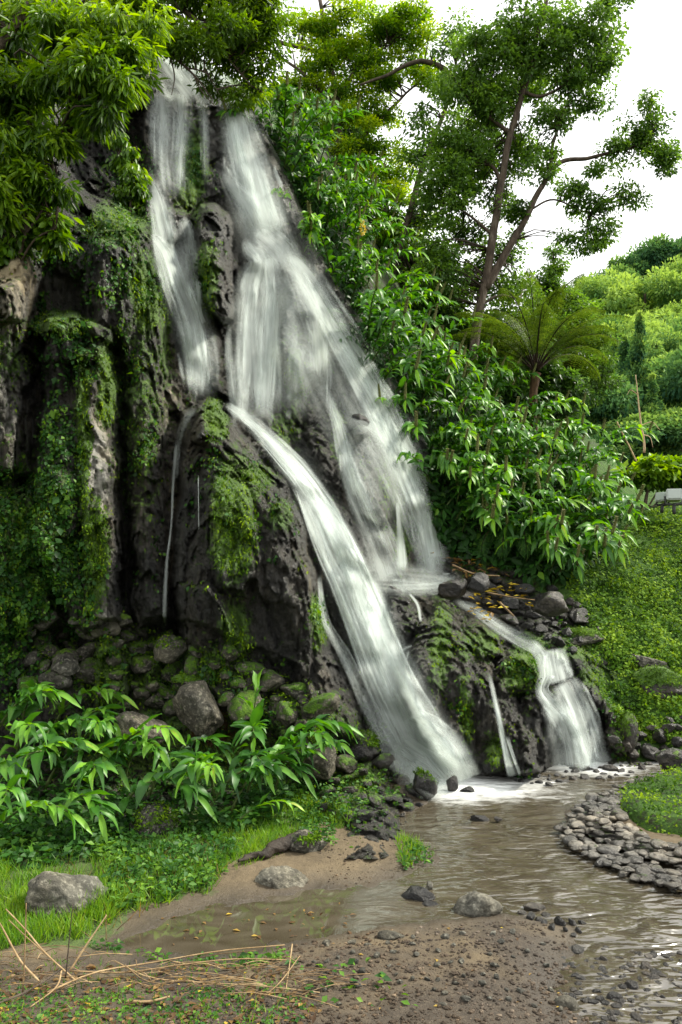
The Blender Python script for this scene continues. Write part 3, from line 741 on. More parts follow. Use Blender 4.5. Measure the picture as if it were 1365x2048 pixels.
def ground_mat():
    m, nt, out = new_mat('mud')
    p = pos(nt)
    n1 = noise(nt, 2.2, 6, 0.6, p); n2 = noise(nt, 26, 8, 0.7, p); n3 = noise(nt, 120, 4, 0.7, p)
    wet = attr(nt, 'mask'); gr = attr(nt, 'tint')
    f = math_(nt, 'ADD', math_(nt, 'MULTIPLY', n1, 0.6), math_(nt, 'MULTIPLY', n2, 0.45), True)
    sand = ramp(nt, f, [(0.3, (0.040, 0.028, 0.014)), (0.52, (0.098, 0.071, 0.037)), (0.75, (0.165, 0.124, 0.068))])
    grit = ramp(nt, math_(nt, 'ADD', math_(nt, 'MULTIPLY', n3, 0.7), math_(nt, 'MULTIPLY', n2, 0.4)), [(0.35, (0.012, 0.009, 0.006)), (0.6, (0.045, 0.033, 0.021)), (0.8, (0.14, 0.11, 0.075))])
    g = N(nt, 'ShaderNodeNewGeometry'); sx = N(nt, 'ShaderNodeSeparateXYZ'); L(nt, g.outputs['Position'], sx.inputs[0])
    gravel = math_(nt, 'MULTIPLY', ramp(nt, math_(nt, 'ADD', math_(nt, 'MULTIPLY', n1, 0.5), math_(nt, 'MULTIPLY', sx.outputs[1], 0.17)), [(0.76, 1.0), (0.86, 0.0)]), 0.9)
    c = mixc(nt, gravel, sand, grit)
    wetd = math_(nt, 'MULTIPLY', wet, 0.8)
    c = mixc(nt, wetd, c, (0.026, 0.019, 0.012))
    gm_ = ramp(nt, math_(nt, 'ADD', gr, math_(nt, 'MULTIPLY', math_(nt, 'SUBTRACT', noise(nt, 9, 6, 0.7, p), 0.5), 1.3)), [(0.45, 0.0), (0.6, 1.0)])
    c = mixc(nt, gm_, c, ramp(nt, n3, [(0.3, (0.02, 0.03, 0.008)), (0.6, (0.06, 0.10, 0.012)), (0.8, (0.12, 0.15, 0.03))]))
    b = N(nt, 'ShaderNodeBsdfPrincipled'); L(nt, c, b.inputs['Base Color'])
    L(nt, math_(nt, 'SUBTRACT', 0.85, math_(nt, 'MULTIPLY', wet, 0.5)), b.inputs['Roughness'])
    bp = N(nt, 'ShaderNodeBump'); bp.inputs['Strength'].default_value = 0.8; bp.inputs['Distance'].default_value = 0.015
    L(nt, math_(nt, 'ADD', n2, math_(nt, 'MULTIPLY', n3, 0.6)), bp.inputs['Height']); L(nt, bp.outputs[0], b.inputs['Normal'])
    L(nt, b.outputs[0], out.inputs['Surface'])
    return m
M['ground'] = ground_mat()
mb = MB(); mb.add(np.stack([X, Y, h], -1).reshape(-1, 3), [grid_faces(len(ys), len(xs))[:, ::-1]], gm.ravel(), wetm.ravel())
struct(mb.build('ground', M['ground']), 'muddy brown bank with gravel and grass')
GH = h
def gz(x, y):
    i = np.clip(np.searchsorted(xs, x) , 1, len(xs) - 1); j = np.clip(np.searchsorted(ys, y), 1, len(ys) - 1)
    u = np.clip((x - xs[i - 1]) / (xs[i] - xs[i - 1]), 0, 1); v = np.clip((y - ys[j - 1]) / (ys[j] - ys[j - 1]), 0, 1)
    return (GH[j - 1, i - 1] * (1 - u) + GH[j - 1, i] * u) * (1 - v) + (GH[j, i - 1] * (1 - u) + GH[j, i] * u) * v

def stream_mat():
    m, nt, out = new_mat('stream_water')
    p = pos(nt)
    foam = attr(nt, 'mask'); riff = attr(nt, 'tint')
    g = N(nt, 'ShaderNodeMapping'); L(nt, p, g.inputs['Vector']); g.inputs['Rotation'].default_value = (0, 0, R(12)); g.inputs['Scale'].default_value = (1.0, 2.0, 1)
    n1 = noise(nt, 3.6, 2, 0.4, g.outputs[0], 1.6)
    n2 = noise(nt, 14, 1, 0.4, g.outputs[0], 0.3)
    calm = ramp(nt, noise(nt, 1.1, 2, 0.5, p, 1.2), [(0.35, 0.25), (0.6, 1.0)])
    hgt = math_(nt, 'MULTIPLY', math_(nt, 'MULTIPLY', math_(nt, 'ADD', n1, math_(nt, 'MULTIPLY', n2, 0.3)), riff), calm)
    b = N(nt, 'ShaderNodeBsdfPrincipled')
    nf_ = noise(nt, 7, 5, 0.6, g.outputs[0], 0.8)
    fm = ramp(nt, math_(nt, 'ADD', foam, math_(nt, 'MULTIPLY', math_(nt, 'SUBTRACT', nf_, 0.5), 0.9)), [(0.25, 0.0), (1.15, 1.0)])
    L(nt, mixc(nt, fm, ramp(nt, n1, [(0.3, (0.044, 0.036, 0.022)), (0.7, (0.075, 0.063, 0.043))]), (0.82, 0.84, 0.82)), b.inputs['Base Color'])
    L(nt, math_(nt, 'ADD', math_(nt, 'MULTIPLY', riff, 0.13), math_(nt, 'ADD', 0.03, math_(nt, 'MULTIPLY', fm, 0.6))), b.inputs['Roughness'])
    b.inputs['IOR'].default_value = 1.6; b.inputs['Specular IOR Level'].default_value = 1.0
    bp = N(nt, 'ShaderNodeBump'); bp.inputs['Strength'].default_value = 1.0; bp.inputs['Distance'].default_value = 0.052
    L(nt, hgt, bp.inputs['Height']); L(nt, bp.outputs[0], b.inputs['Normal'])
    L(nt, b.outputs[0], out.inputs['Surface'])
    return m
M['stream'] = stream_mat()
wx_ = np.arange(-2.3, 6.0, 0.03); wy_ = np.arange(1.6, 7.4, 0.03)
WXX, WYY = np.meshgrid(wx_, wy_)
def gpt(px, py): return G(px, py)[:2]
foam = np.zeros(WXX.shape)
for (px, py, r, s) in ((880, 1566, 0.6, 1.15), (960, 1574, 0.5, .9), (1040, 1566, 0.45, .55), (1180, 1532, 0.45, .95), (1270, 1516, 0.4, .85), (920, 1594, .35, .6), (1060, 1585, .5, .4)):
    c = G(px, py)
    foam = np.maximum(foam, s * np.exp(-(((WXX - c[0]) / r) ** 2 + ((WYY - c[1]) / (r * 0.8)) ** 2)))
c0 = G(430, 1850); 
riff = sstep(-0.1, 0.7, WXX) * (0.35 + 0.65 * sstep(0.3, 1.2, WXX))
wsd = sdf(WXX, WYY, STREAM)
kp = wsd < 0.16
kc = kp[:-1, :-1] & kp[1:, :-1] & kp[1:, 1:] & kp[:-1, 1:]
mb = MB(); mb.add(np.stack([WXX, WYY, 0.0 * WXX], -1).reshape(-1, 3), [grid_faces(len(wy_), len(wx_), kc)[:, ::-1]], riff.ravel(), foam.ravel())
struct(mb.build('water', M['stream']), 'brown rippled stream and still puddle below the falls')
# ------------------------------------------------------------------ right bank: steep earth slope under the thicket, mound with ground cover
bx = np.arange(440, 1901, 8.0); by = np.arange(150, 1561, 8.0)
BX, BY = np.meshgrid(bx, by)
BANK_PTS = [(480, 220, 11), (520, 220, 10.9), (600, 330, 10.6), (560, 330, 10.3), (640, 540, 9.9), (700, 640, 9.7), (760, 720, 9.7), (800, 850, 9.6), (850, 990, 9.3), (880, 1080, 9.1), (960, 1140, 8.95), (1030, 1140, 9.0), (1100, 1160, 8.9), (1160, 1160, 8.8),
    (1200, 1240, 8.35), (1300, 1300, 8.0), (1365, 1400, 7.4), (1250, 1450, 7.2), (1330, 1500, 6.95), (1500, 1480, 7.2), (1850, 1450, 7.4), (700, 450, 11.2), (760, 560, 11), (800, 660, 11), (900, 740, 12), (960, 800, 12.3), (1060, 850, 12), (1160, 900, 11.5),
    (1230, 970, 10.8), (1270, 1020, 10.5), (1365, 1020, 10.2), (1500, 1010, 10.3), (1850, 1000, 10.5), (1000, 950, 10.3), (1100, 1000, 10.2), (1200, 1060, 9.8), (1000, 1060, 9.4), (1300, 1130, 9.2), (1365, 1250, 8.4), (900, 900, 10.2), (1600, 1250, 8.8), (440, 1000, 10.5), (440, 500, 11), (700, 1300, 8.8)]
DB = tps(BANK_PTS, BX, BY, 0.02)
RIDGE = [(430, 1600), (430, 190), (520, 225), (600, 280), (660, 370), (700, 470), (770, 580), (820, 690), (900, 765), (960, 820), (1060, 865), (1160, 910), (1230, 980), (1275, 1022), (1320, 1018), (1365, 1012), (1500, 1005), (1950, 995), (1950, 1600)]
sb = sdf(BX, BY, RIDGE)
DB = DB + np.clip(sb / 48, 0, 1) ** 1.3 * 6.0 * (BY < 1400)
PB = P(BX, BY, DB)
DB = DB - (0.18 * fbm(PB * 1.3, 4) + 0.06 * facet(PB * 2.2, 6)[0] + 0.03 * fbm(PB * 7, 3)) * (sb < 30)
PB = P(BX, BY, DB)
tx = np.gradient(PB, axis=1); ty = np.gradient(PB, axis=0)
NB = norm(np.cross(tx, ty)); NB = np.where((NB[..., 1] > 0)[..., None], -NB, NB)
kb = sb < 46
kc = kb[:-1, :-1] & kb[1:, :-1] & kb[1:, 1:] & kb[:-1, 1:]
bm_ = np.clip(0.5 + 0.5 * sstep(1090, 1250, BX + (BY - 1100) * 0.4) + 0.2 * sstep(.5, .9, NB[..., 2]), 0, 1)
mb = MB(); mb.add(PB.reshape(-1, 3), [grid_faces(len(by), len(bx), kc)], 0.5, bm_.ravel())
struct(mb.build('bank', M['soil']), 'steep dark earth bank right of the falls')
def bk_idx(px, py):
    return (np.clip(np.rint((np.asarray(py) - by[0]) / 8).astype(int), 0, len(by) - 1), np.clip(np.rint((np.asarray(px) - bx[0]) / 8).astype(int), 0, len(bx) - 1))

def front(px, py):
    """the nearer of the cliff and the bank on a sight line"""
    px = np.atleast_1d(np.asarray(px, float)); py = np.atleast_1d(np.asarray(py, float))
    dc = np.where(samp(so, px, py) < 8, samp(D1, px, py), 99.0)
    j, i = bk_idx(px, py)
    return P(px, py, np.minimum(dc, np.where(sb[j, i] < 20, DB[j, i], 99.0)))

def sample_poly(poly, n):
    poly = np.asarray(poly, float)
    lo, hi = poly.min(0), poly.max(0)
    out = np.zeros((0, 2))
    while len(out) < n:
        q = rng.uniform(lo, hi, (n * 3, 2))
        out = np.vstack([out, q[inpoly(q[:, 0], q[:, 1], poly)]])
    return out[:n]

# small creeping leaves and moss tufts on the cliff
def cover(name, label, mat, pxy, Pg, Ng, idx, size, aspect, kind, tint, flat=0.5, hang=0.6, lift=0.015):
    j, i = idx(pxy[:, 0], pxy[:, 1])
    # jitter inside the cell
    c = Pg[j, i] + rng.normal(size=(len(j), 3)) * (0.012 if idx is cl_idx else 0.03)
    n = norm(Ng[j, i] + rng.normal(size=(len(j), 3)) * flat)
    d = norm(rng.normal(size=(len(j), 3)) + np.array([0, 0, -hang * 2]))
    d = norm(d - (d * n).sum(-1, keepdims=True) * n * 0.8)
    mb = MB()
    leaves(mb, c + n * lift, d, n, size, size * aspect, tint, kind)
    o = mb.build(name, mat)
    o['kind'] = 'stuff'; o['label'] = label
    return o
ok = so < 4
pj, pi = np.nonzero(ok)
pr = fbm(np.stack([GX / 45, GY / 60, 0 * GX + 3], -1), 4)
CREEP = patches([(60, 1080, 130, 230, .9), (10, 1250, 80, 120, .8), (100, 900, 60, 150, .7), (150, 700, 70, 60, .6), (215, 560, 45, 80, .55), (265, 380, 40, 110, .9), (205, 470, 50, 40, .6), (290, 560, 40, 80, .5), (285, 850, 50, 300, .32), (60, 560, 60, 120, .6), (110, 480, 50, 60, .7),
    (200, 300, 100, 60, .3), (0, 420, 90, 90, .7), (300, 1330, 200, 50, .35), (480, 1450, 240, 70, .4), (650, 1600, 90, 60, .7), (640, 1230, 20, 40, .5), (385, 330, 22, 60, .8), (410, 560, 18, 60, .6), (1150, 1280, 70, 40, .5), (1250, 1380, 50, 50, .6), (40, 1330, 70, 70, .7), (840, 1030, 40, 100, .5), (1240, 1460, 24, 50, .5), (560, 1050, 40, 60, .25), (430, 1000, 50, 100, .25), (920, 1420, 40, 100, .2), (1040, 1340, 40, 40, .4)])
CREEP = CREEP - patches([(198, 960, 26, 130, 1.2), (15, 600, 50, 90, .7), (20, 830, 45, 90, .8), (338, 900, 16, 200, .6), (60, 850, 25, 120, .5)])
w = np.clip(CREEP * 1.1 + pr * 0.75 - 0.25, 0, 1)[ok]
sel = rng.choice(len(pj), 26000, p=w / w.sum())
q = np.stack([gx[pi[sel]], gy[pj[sel]]], -1)
tn = np.clip(0.42 + 0.9 * fbm(np.stack([q[:, 0] / 30, q[:, 1] / 30, 0 * q[:, 0] + 8], -1), 3) + rng.normal(size=len(q)) * 0.16, 0, 1)
sz = rng.uniform(0.016, 0.045, len(q)) * np.where(rng.random(len(q)) < 0.06, 1.8, 1)
cover('creeping_leaves', 'small creeping green leaves clinging to the dark cliff', M['creeper'], q, PC, NC, cl_idx, sz, 0.75, 'leaf', tn, 0.55, 0.5)
w = np.clip((MOSS - 0.36) * 1.3 + pr * 0.9, 0, 1)[ok]
sel = rng.choice(len(pj), 42000, p=w / w.sum())
q = np.stack([gx[pi[sel]], gy[pj[sel]]], -1) + rng.uniform(-2, 2, (len(sel), 2))
tn = np.clip(0.45 + 0.9 * fbm(np.stack([q[:, 0] / 24, q[:, 1] / 50, 0 * q[:, 0] + 5], -1), 3) + rng.normal(size=len(q)) * 0.13, 0, 1)
M['moss_tuft'] = leaf_mat('moss_tuft', [(0.0, (0.012, 0.026, 0.003)), (0.5, (0.07, 0.15, 0.008)), (1.0, (0.24, 0.37, 0.015))], 0.8, 0.3, 0.1)
cover('moss', 'bright green moss hanging on the wet rock', M['moss_tuft'], q, PC, NC, cl_idx, rng.uniform(0.012, 0.038, len(q)), 0.4, 'leaf', tn, 0.6, 1.2, 0.006)

# ground cover on the right mound
MOUND = [(1130, 1160), (1180, 1130), (1230, 1060), (1275, 1030), (1330, 1020), (1500, 1012), (1800, 1010), (1800, 1480), (1365, 1440), (1300, 1400), (1230, 1340), (1170, 1240)]
q = sample_poly(MOUND, 62000)
q = q[(q[:, 0] < 1420) | (rng.random(len(q)) < .7)]
dn = fbm(np.stack([q[:, 0] / 70, q[:, 1] / 35, 0 * q[:, 0]], -1), 4)
q = q[dn > -0.42 + rng.normal(size=len(q)) * 0.1]
tn = np.clip(0.50 + 0.8 * fbm(np.stack([q[:, 0] / 50, q[:, 1] / 22, 0 * q[:, 0] + 8], -1), 4) + rng.normal(size=len(q)) * 0.15, 0, 1)
cover('ground_cover', 'low leafy green ground cover over the round mound', M['mound_leaf'], q, PB, NB, bk_idx, rng.uniform(0.02, 0.05, len(q)), 0.7, 'leaf', tn, 0.6, 0.1, 0.03)

q = sample_poly([(1170, 1240), (1290, 1300), (1780, 1300), (1780, 1470), (1330, 1490), (1255, 1470), (1200, 1390)], 22000)
p_ = front(q[:, 0], q[:, 1]); n_ = norm(np.array([0, -.7, .8]) + rng.normal(size=(len(q), 3)) * .6)
dn = fbm(p_ * 1.6, 3); kp = dn > -.12 + rng.normal(size=len(q)) * .12
mb = MB(); s_ = rng.uniform(.018, .045, len(q))
leaves(mb, (p_ + n_ * .03)[kp], (rng.normal(size=(len(q), 3)) + np.array([0, -.3, -.4]))[kp], n_[kp], s_[kp], s_[kp] * .6, np.clip(.5 + .8 * fbm(p_ * 3, 3) + rng.normal(size=len(q)) * .14, 0, 1)[kp])
o = mb.build('ground_cover', M['mound_leaf']); o['kind'] = 'stuff'; o['label'] = 'low leafy green ground cover among the rocks below the mound'

# ------------------------------------------------------------------ ginger plants
def ginger_leaf(mb, base, d, up, Ln, W, droop, tint, curl=0.0):
    d = d / np.linalg.norm(d)
    x = np.cross(d, up); x /= np.linalg.norm(x) + 1e-9
    z = np.cross(x, d)
    ro = (curl - 0.5) * 1.5; x, z = x * math.cos(ro) + z * math.sin(ro), z * math.cos(ro) - x * math.sin(ro)
    u = np.linspace(0, 1, 7)
    w = W * np.sin(np.pi * np.clip(u, 0, 1) ** 0.8) ** 0.85 * 0.5
    w[0] = W * 0.06; w[-1] = 0.0015
    mid = base + d * (Ln * u * (1 - 0.25 * droop * u))[:, None] - np.array([0, 0, 1.0]) * (Ln * droop * u ** 2.2)[:, None]
    wav = 0.10 * np.sin(u * 11 + curl * 37)
    mid = mid + x * (0.06 * Ln * np.sin(u * 3 + curl * 20) * u)[:, None]
    lft = mid - x * w[:, None] + z * (w * 0.42 + wav * W)[:, None]
    rgt = mid + x * w[:, None] + z * (w * 0.42 - wav * W)[:, None]
    v = np.stack([lft, mid, rgt], 1).reshape(-1, 3)
    i = np.arange(21).reshape(7, 3)
    f = np.concatenate([np.stack([i[:-1, k], i[:-1, k + 1], i[1:, k + 1], i[1:, k]], -1) for k in (0, 1)])
    tt = np.tile([tint, tint + 0.14, tint], 7)
    mb.add(v, [f], tt)

def make_ginger(seed, Ls, th0, bend, nl, Ll, spike=False, link=True, upright=False):
    r = np.random.default_rng(seed)
    s = np.linspace(0, 1, 14); Ls = Ls * 1.0
    th = th0 + bend * s ** 1.6
    st = np.stack([np.cumsum(np.sin(th)), 0.06 * np.sin(s * 3 + seed), np.cumsum(np.cos(th))], -1) * Ls / 14
    st[:, 1] *= Ls; st -= st[0]
    root = bpy.data.objects.new('ginger_plant', None)
    if link: COL.objects.link(root)
    m1 = MB(); tube(m1, st, np.linspace(0.011, 0.005, 14), 6, 0.5); 
    o1 = m1.build('stem', M['stem'], root)
    m2 = MB()
    T = norm(np.gradient(st, axis=0))
    for k in range(nl):
        q = 0.22 + 0.76 * (k + 0.5) / nl
        b = np.array([np.interp(q, s, st[:, a]) for a in range(3)]); t = np.array([np.interp(q, s, T[:, a]) for a in range(3)])
        side = np.array([0, 1.0 if k % 2 else -1.0, 0])
        if upright: side = np.array([math.cos(k * 2.5), math.sin(k * 2.5), 0])
        d = t * (0.55 + 0.3 * q) + side * (0.85 - 0.35 * q) + np.array([0, 0, 0.22 + 0.5 * upright]) + r.normal(size=3) * 0.16
        up = np.array([-t[2], 0, t[0]]) if abs(t[0]) > 0.5 else np.array([0, 0, 1.0])
        up = norm(np.array([0.15, 0, 1.0]) + r.normal(size=3) * 0.22)
        ln = Ll * r.uniform(0.78, 1.12) * (0.75 + 0.35 * math.sin(math.pi * min(1, q)))
        ginger_leaf(m2, b, d, up, ln, ln * r.uniform(0.22, 0.33), r.uniform(0.15, 0.85) * (0.5 if upright else 1), r.uniform(0.12, 0.72) * (0.55 + 0.5 * q), r.uniform(0, 1))
    ginger_leaf(m2, st[-1], T[-1] + r.normal(size=3) * .1, np.array([0.1, 0.1, 1]), Ll * 0.9, Ll * 0.19, 0.3, 0.7)
    m2.build('foliage', M['ginger'], root)
    if spike:
        m3 = MB()
        b = st[-1]; n = 11
        hh = r.uniform(0.14, 0.24)
        zz = np.linspace(0, hh, n)
        pts = np.stack([b[0] + 0.02 * zz / hh, b[1] + 0 * zz, b[2] + zz], -1)
        rad = np.r_[0.008, 0.017 + 0.005 * (np.arange(n - 2) % 2) - 0.007 * np.linspace(0, 1, n - 2), 0.004]
        tube(m3, pts, rad, 7, 0.5)
        c = np.repeat(pts[1:-1], 7, 0); a = np.tile(np.linspace(0, 2 * np.pi, 8)[:-1], n - 2) + np.repeat(np.arange(n - 2) * .45, 7)
        dr = np.stack([np.cos(a), np.sin(a), 0 * a + 0.8], -1)
        leaves(m3, c, dr, np.tile([0, 0, 1.0], (len(c), 1)), 0.034, 0.016, r.uniform(.3, .9, len(c)), 'leaf')
        m3.build('flower_spike', M['spike'], root)
    return root

BANK_LABEL = 'glossy green ginger plant in the dense thicket on the bank right of the waterfall'
BANK_GROUP = 'ginger plants in the thicket on the right bank'
protos = [make_ginger(100 + k, rng.uniform(0.95, 1.3), 0.3, rng.uniform(1.1, 1.75), 22 + k % 4, 0.245, spike=(k % 3 != 2)) for k in range(8)]
used = [False] * 8
THICK = [(520, 250), (580, 240), (640, 310), (690, 400), (705, 500), (760, 610), (800, 690), (880, 740), (950, 800), (1060, 870), (1160, 910), (1230, 985), (1262, 1030), (1215, 1105), (1165, 1150), (1100, 1165), (1030, 1135), (965, 1120), (880, 1060), (835, 960), (775, 830), (720, 725), (668, 640), (625, 550), (575, 450), (540, 340)]
cand = sample_poly(THICK, 3000)
pts_b = []
for c in cand:            # even spacing, the way a thicket fills its bank
    if c[0] > 1185 and c[1] > 930: continue
    if all((c[0] - e[0]) ** 2 + (c[1] - e[1]) ** 2 > 20.5 ** 2 for e in pts_b):
        pts_b.append(c)
pts_b = pts_b[:296]
def place_ginger(k, loc, yaw, tilt, sc, label, group):
    rot = (0, tilt, yaw)
    if not used[k]:
        used[k] = True
        r = protos[k]; r.location = tuple(loc); r.rotation_euler = rot; r.scale = (sc,) * 3
        return tag(r, label, 'plant', group)
    return dup(protos[k], loc, rot, (sc,) * 3, label, group)
for k, c in enumerate(pts_b):
    j, i = bk_idx(c[0], c[1])
    n = NB[j, i]
    yaw = math.atan2(n[1], n[0]) + rng.normal() * 0.55
    p = PB[j, i] - n * 0.05
    top = c[1] < 700
    place_ginger(k % 8, p, yaw, rng.uniform(0.1, 0.5), rng.uniform(0.8, 1.05) * (0.9 if top else 1.0), BANK_LABEL, BANK_GROUP)

q = sample_poly([(x - 20, y + 10) for x, y in THICK], 9000)
tn = np.clip(0.28 + 0.7 * fbm(np.stack([q[:, 0] / 40, q[:, 1] / 40, 0 * q[:, 0] + 4], -1), 3) + rng.normal(size=len(q)) * 0.13, 0, 1)
cover('undergrowth', 'dense low green undergrowth on the bank beneath the ginger thicket', M['creeper'], q, PB, NB, bk_idx, rng.uniform(0.05, 0.16, len(q)), 0.42, 'lance', tn, 0.7, 0.5, 0.12)

# foreground clump on the left: (root px, py, distance, yaw deg, tilt, scale)
FG_LABEL = 'leafy ginger plant in the clump among the boulders at the lower left'
FG_GROUP = 'ginger plants in the lower left clump'
fgp = [make_ginger(300 + k, rng.uniform(0.6, 0.9), 0.3, rng.uniform(1.2, 1.9), 18 + k % 4, 0.215) for k in range(6)]
fgu = [False] * 6
FG = [(30, 1560, 5.4, -60, .1, 1.0), (70, 1540, 5.6, -30, .1, 1.05), (120, 1540, 5.7, -80, .0, 1.0), (-20, 1500, 5.6, -20, .1, 1.1), (150, 1500, 5.9, -40, .0, 1.0), (100, 1470, 6.0, -10, .1, .95), (200, 1570, 5.3, -30, .15, 1.0), (180, 1620, 5.0, -70, .1, 1.0), (230, 1640, 4.95, -20, .2, 1.0),
      (60, 1620, 5.0, -100, .1, 1.0), (110, 1660, 4.8, -40, .1, .9), (-30, 1700, 4.5, -10, .2, .85), (20, 1660, 4.8, -70, .2, .9), (410, 1640, 5.0, -20, .1, 1.0), (430, 1600, 5.2, -100, .0, .95),
      (460, 1630, 5.05, 10, .05, .95), (490, 1600, 5.3, -30, .0, .9), (520, 1570, 5.4, 10, .0, 1.0), (550, 1590, 5.35, -50, .0, .95), (350, 1560, 5.4, -140, .1, .85), (500, 1530, 5.6, -80, .0, .9), 
      (40, 1480, 5.9, -50, .0, 1.0), (90, 1580, 5.3, -15, .1, 1.0), (150, 1580, 5.3, -110, .1, .9), (440, 1690, 4.8, 20, .3, .65), (5, 1600, 5.1, 0, .1, 1.0)]
def seat(px, py, d):
    p = P(px, py, d)
    return p
for k, (px, py, d, yw, tl, sc) in enumerate(FG):
    v = k % 6
    loc = P(px, py, d); rot = (0, tl, R(yw)); s3 = (sc,) * 3
    if not fgu[v]:
        fgu[v] = True; r = fgp[v]; r.location = tuple(loc); r.rotation_euler = rot; r.scale = s3; tag(r, FG_LABEL, 'plant', FG_GROUP)
    else:
        dup(fgp[v], loc, rot, s3, FG_LABEL, FG_GROUP)
FGX = [(300, 1590, 5.15, -30, .1, .8), (370, 1620, 5.0, -60, .1, .8), (250, 1560, 5.35, -50, .1, .85), (340, 1540, 5.5, -20, .1, .8), (210, 1520, 5.65, -80, .1, .85), (470, 1580, 5.3, -60, .1, .9), (590, 1560, 5.35, -40, .1, .8)]
for k, (px, py, d, yw, tl, sc) in enumerate(FGX):
    dup(fgp[(k * 5 + 1) % 6], P(px, py, d), (0, tl, R(yw)), (sc,) * 3, FG_LABEL, FG_GROUP)
r = make_ginger(411, 0.62, 0.02, 0.15, 7, 0.26, upright=True); r.location = tuple(P(502, 1540, 5.6)); tag(r, 'single upright young ginger shoot with erect leaves above the lower left clump', 'plant')

# ------------------------------------------------------------------ trees
def crown_mesh(mb, blobs, D, n_leaf, leaf, mat_i=0, kind='leaf', clump=0.32, depth=0.85, droop=0.35, tint0=0.5, tintv=0.16, aspect=0.5, flat=0.55, top=0.25, limb_pts=None, per=None, hollow=0.0):
    """blobs: (px, py, rx, ry[, distance]) of the masses of a crown, filled with leaf clumps"""
    vol = np.array([b[2] * b[3] for b in blobs], float) ** 0.82; vol /= vol.sum()
    for b, wgt in zip(blobs, vol):
        d = b[4] if len(b) > 4 else D
        c = P(b[0], b[1], d); rx, rz = b[2] * d / F, b[3] * d / F
        rr = np.array([rx, (rx + rz) * 0.5 * depth, rz])
        nl = max(30, int(n_leaf * wgt))
        area = rx * rz
        nc = max(3, int(area / (clump ** 2) * 5.0))
        cc = norm(rng.normal(size=(nc, 3))) * (rng.uniform(hollow, 1, nc) ** 0.45)[:, None]
        cc = c + cc * rr
        cr = clump * rng.uniform(0.55, 1.25, nc)
        ct = np.clip(tint0 + rng.normal(size=nc) * tintv + top * (cc[:, 2] - c[2]) / max(rz, .1), 0, 1)  # clumps painted lighter towards the top of each mass, as if lit from above
        k = rng.integers(0, nc, nl)
        off = norm(rng.normal(size=(nl, 3))) * (rng.random(nl) ** 0.4)[:, None]
        pos_ = cc[k] + off * cr[k][:, None] * np.array([1, 1, flat])
        dr = norm(off * np.array([1, 1, 0.5]) + rng.normal(size=(nl, 3)) * 0.45 + np.array([0, 0, -droop]))
        nr = norm(rng.normal(size=(nl, 3)) * 0.55 + np.array([0, 0, 1.0]))
        ln = leaf * rng.uniform(0.65, 1.3, nl)
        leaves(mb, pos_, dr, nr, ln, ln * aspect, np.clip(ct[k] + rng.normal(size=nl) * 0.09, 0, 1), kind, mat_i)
        if limb_pts is not None and len(limb_pts):
            for q in range(min(nc, 14)):
                e = cc[q]
                li = limb_pts[np.argmin(((limb_pts - e) ** 2).sum(-1) + 2.0 * np.maximum(0, limb_pts[:, 2] - e[2]))]
                md = (li + e) / 2 + np.array([0, 0, 0.06]) + rng.normal(size=3) * 0.06
                pt = spline(np.array([li, md, e]), 6)
                tube(mb, pt, np.linspace(0.012, 0.004, 6) * max(1, d / 12), 4, 0.4, 0, 1, False)

def limb_curve(pts, D):
    a = np.array([(p[0], p[1], p[2] if len(p) > 2 else D) for p in pts], float)
    s = spline(a, max(10, 6 * len(a)))
    w = P(s[:, 0], s[:, 1], s[:, 2])
    return w + np.stack([fbm(w * 1.7 + k * 9, 2) for k in range(3)], -1) * 0.03

def tree(label, group, D, trunk, r0, r1, limbs, blobs, n_leaf, leaf, mat, name='tree', cat='tree', bark='bark', **kw):
    tr = limb_curve(trunk, D)
    root = thing(name, label, cat, tr[0], group); o0 = np.array(tr[0])
    m = MB(); tube(m, tr, np.linspace(r0, r1, len(tr)) * (1 + 0.08 * fbm(tr * 3, 2)), 10, 0.5); m.build('trunk', M[bark], root, o0)
    lp = [tr[len(tr) // 3:]]
    for lb in limbs:
        a = limb_curve(lb[0], D); lp.append(a)
        m = MB(); tube(m, a, np.linspace(lb[1], lb[2], len(a)), 8, 0.5); m.build('limb', M[bark], root, o0)
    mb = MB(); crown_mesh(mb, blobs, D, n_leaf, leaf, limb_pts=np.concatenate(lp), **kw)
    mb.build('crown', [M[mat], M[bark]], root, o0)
    return root

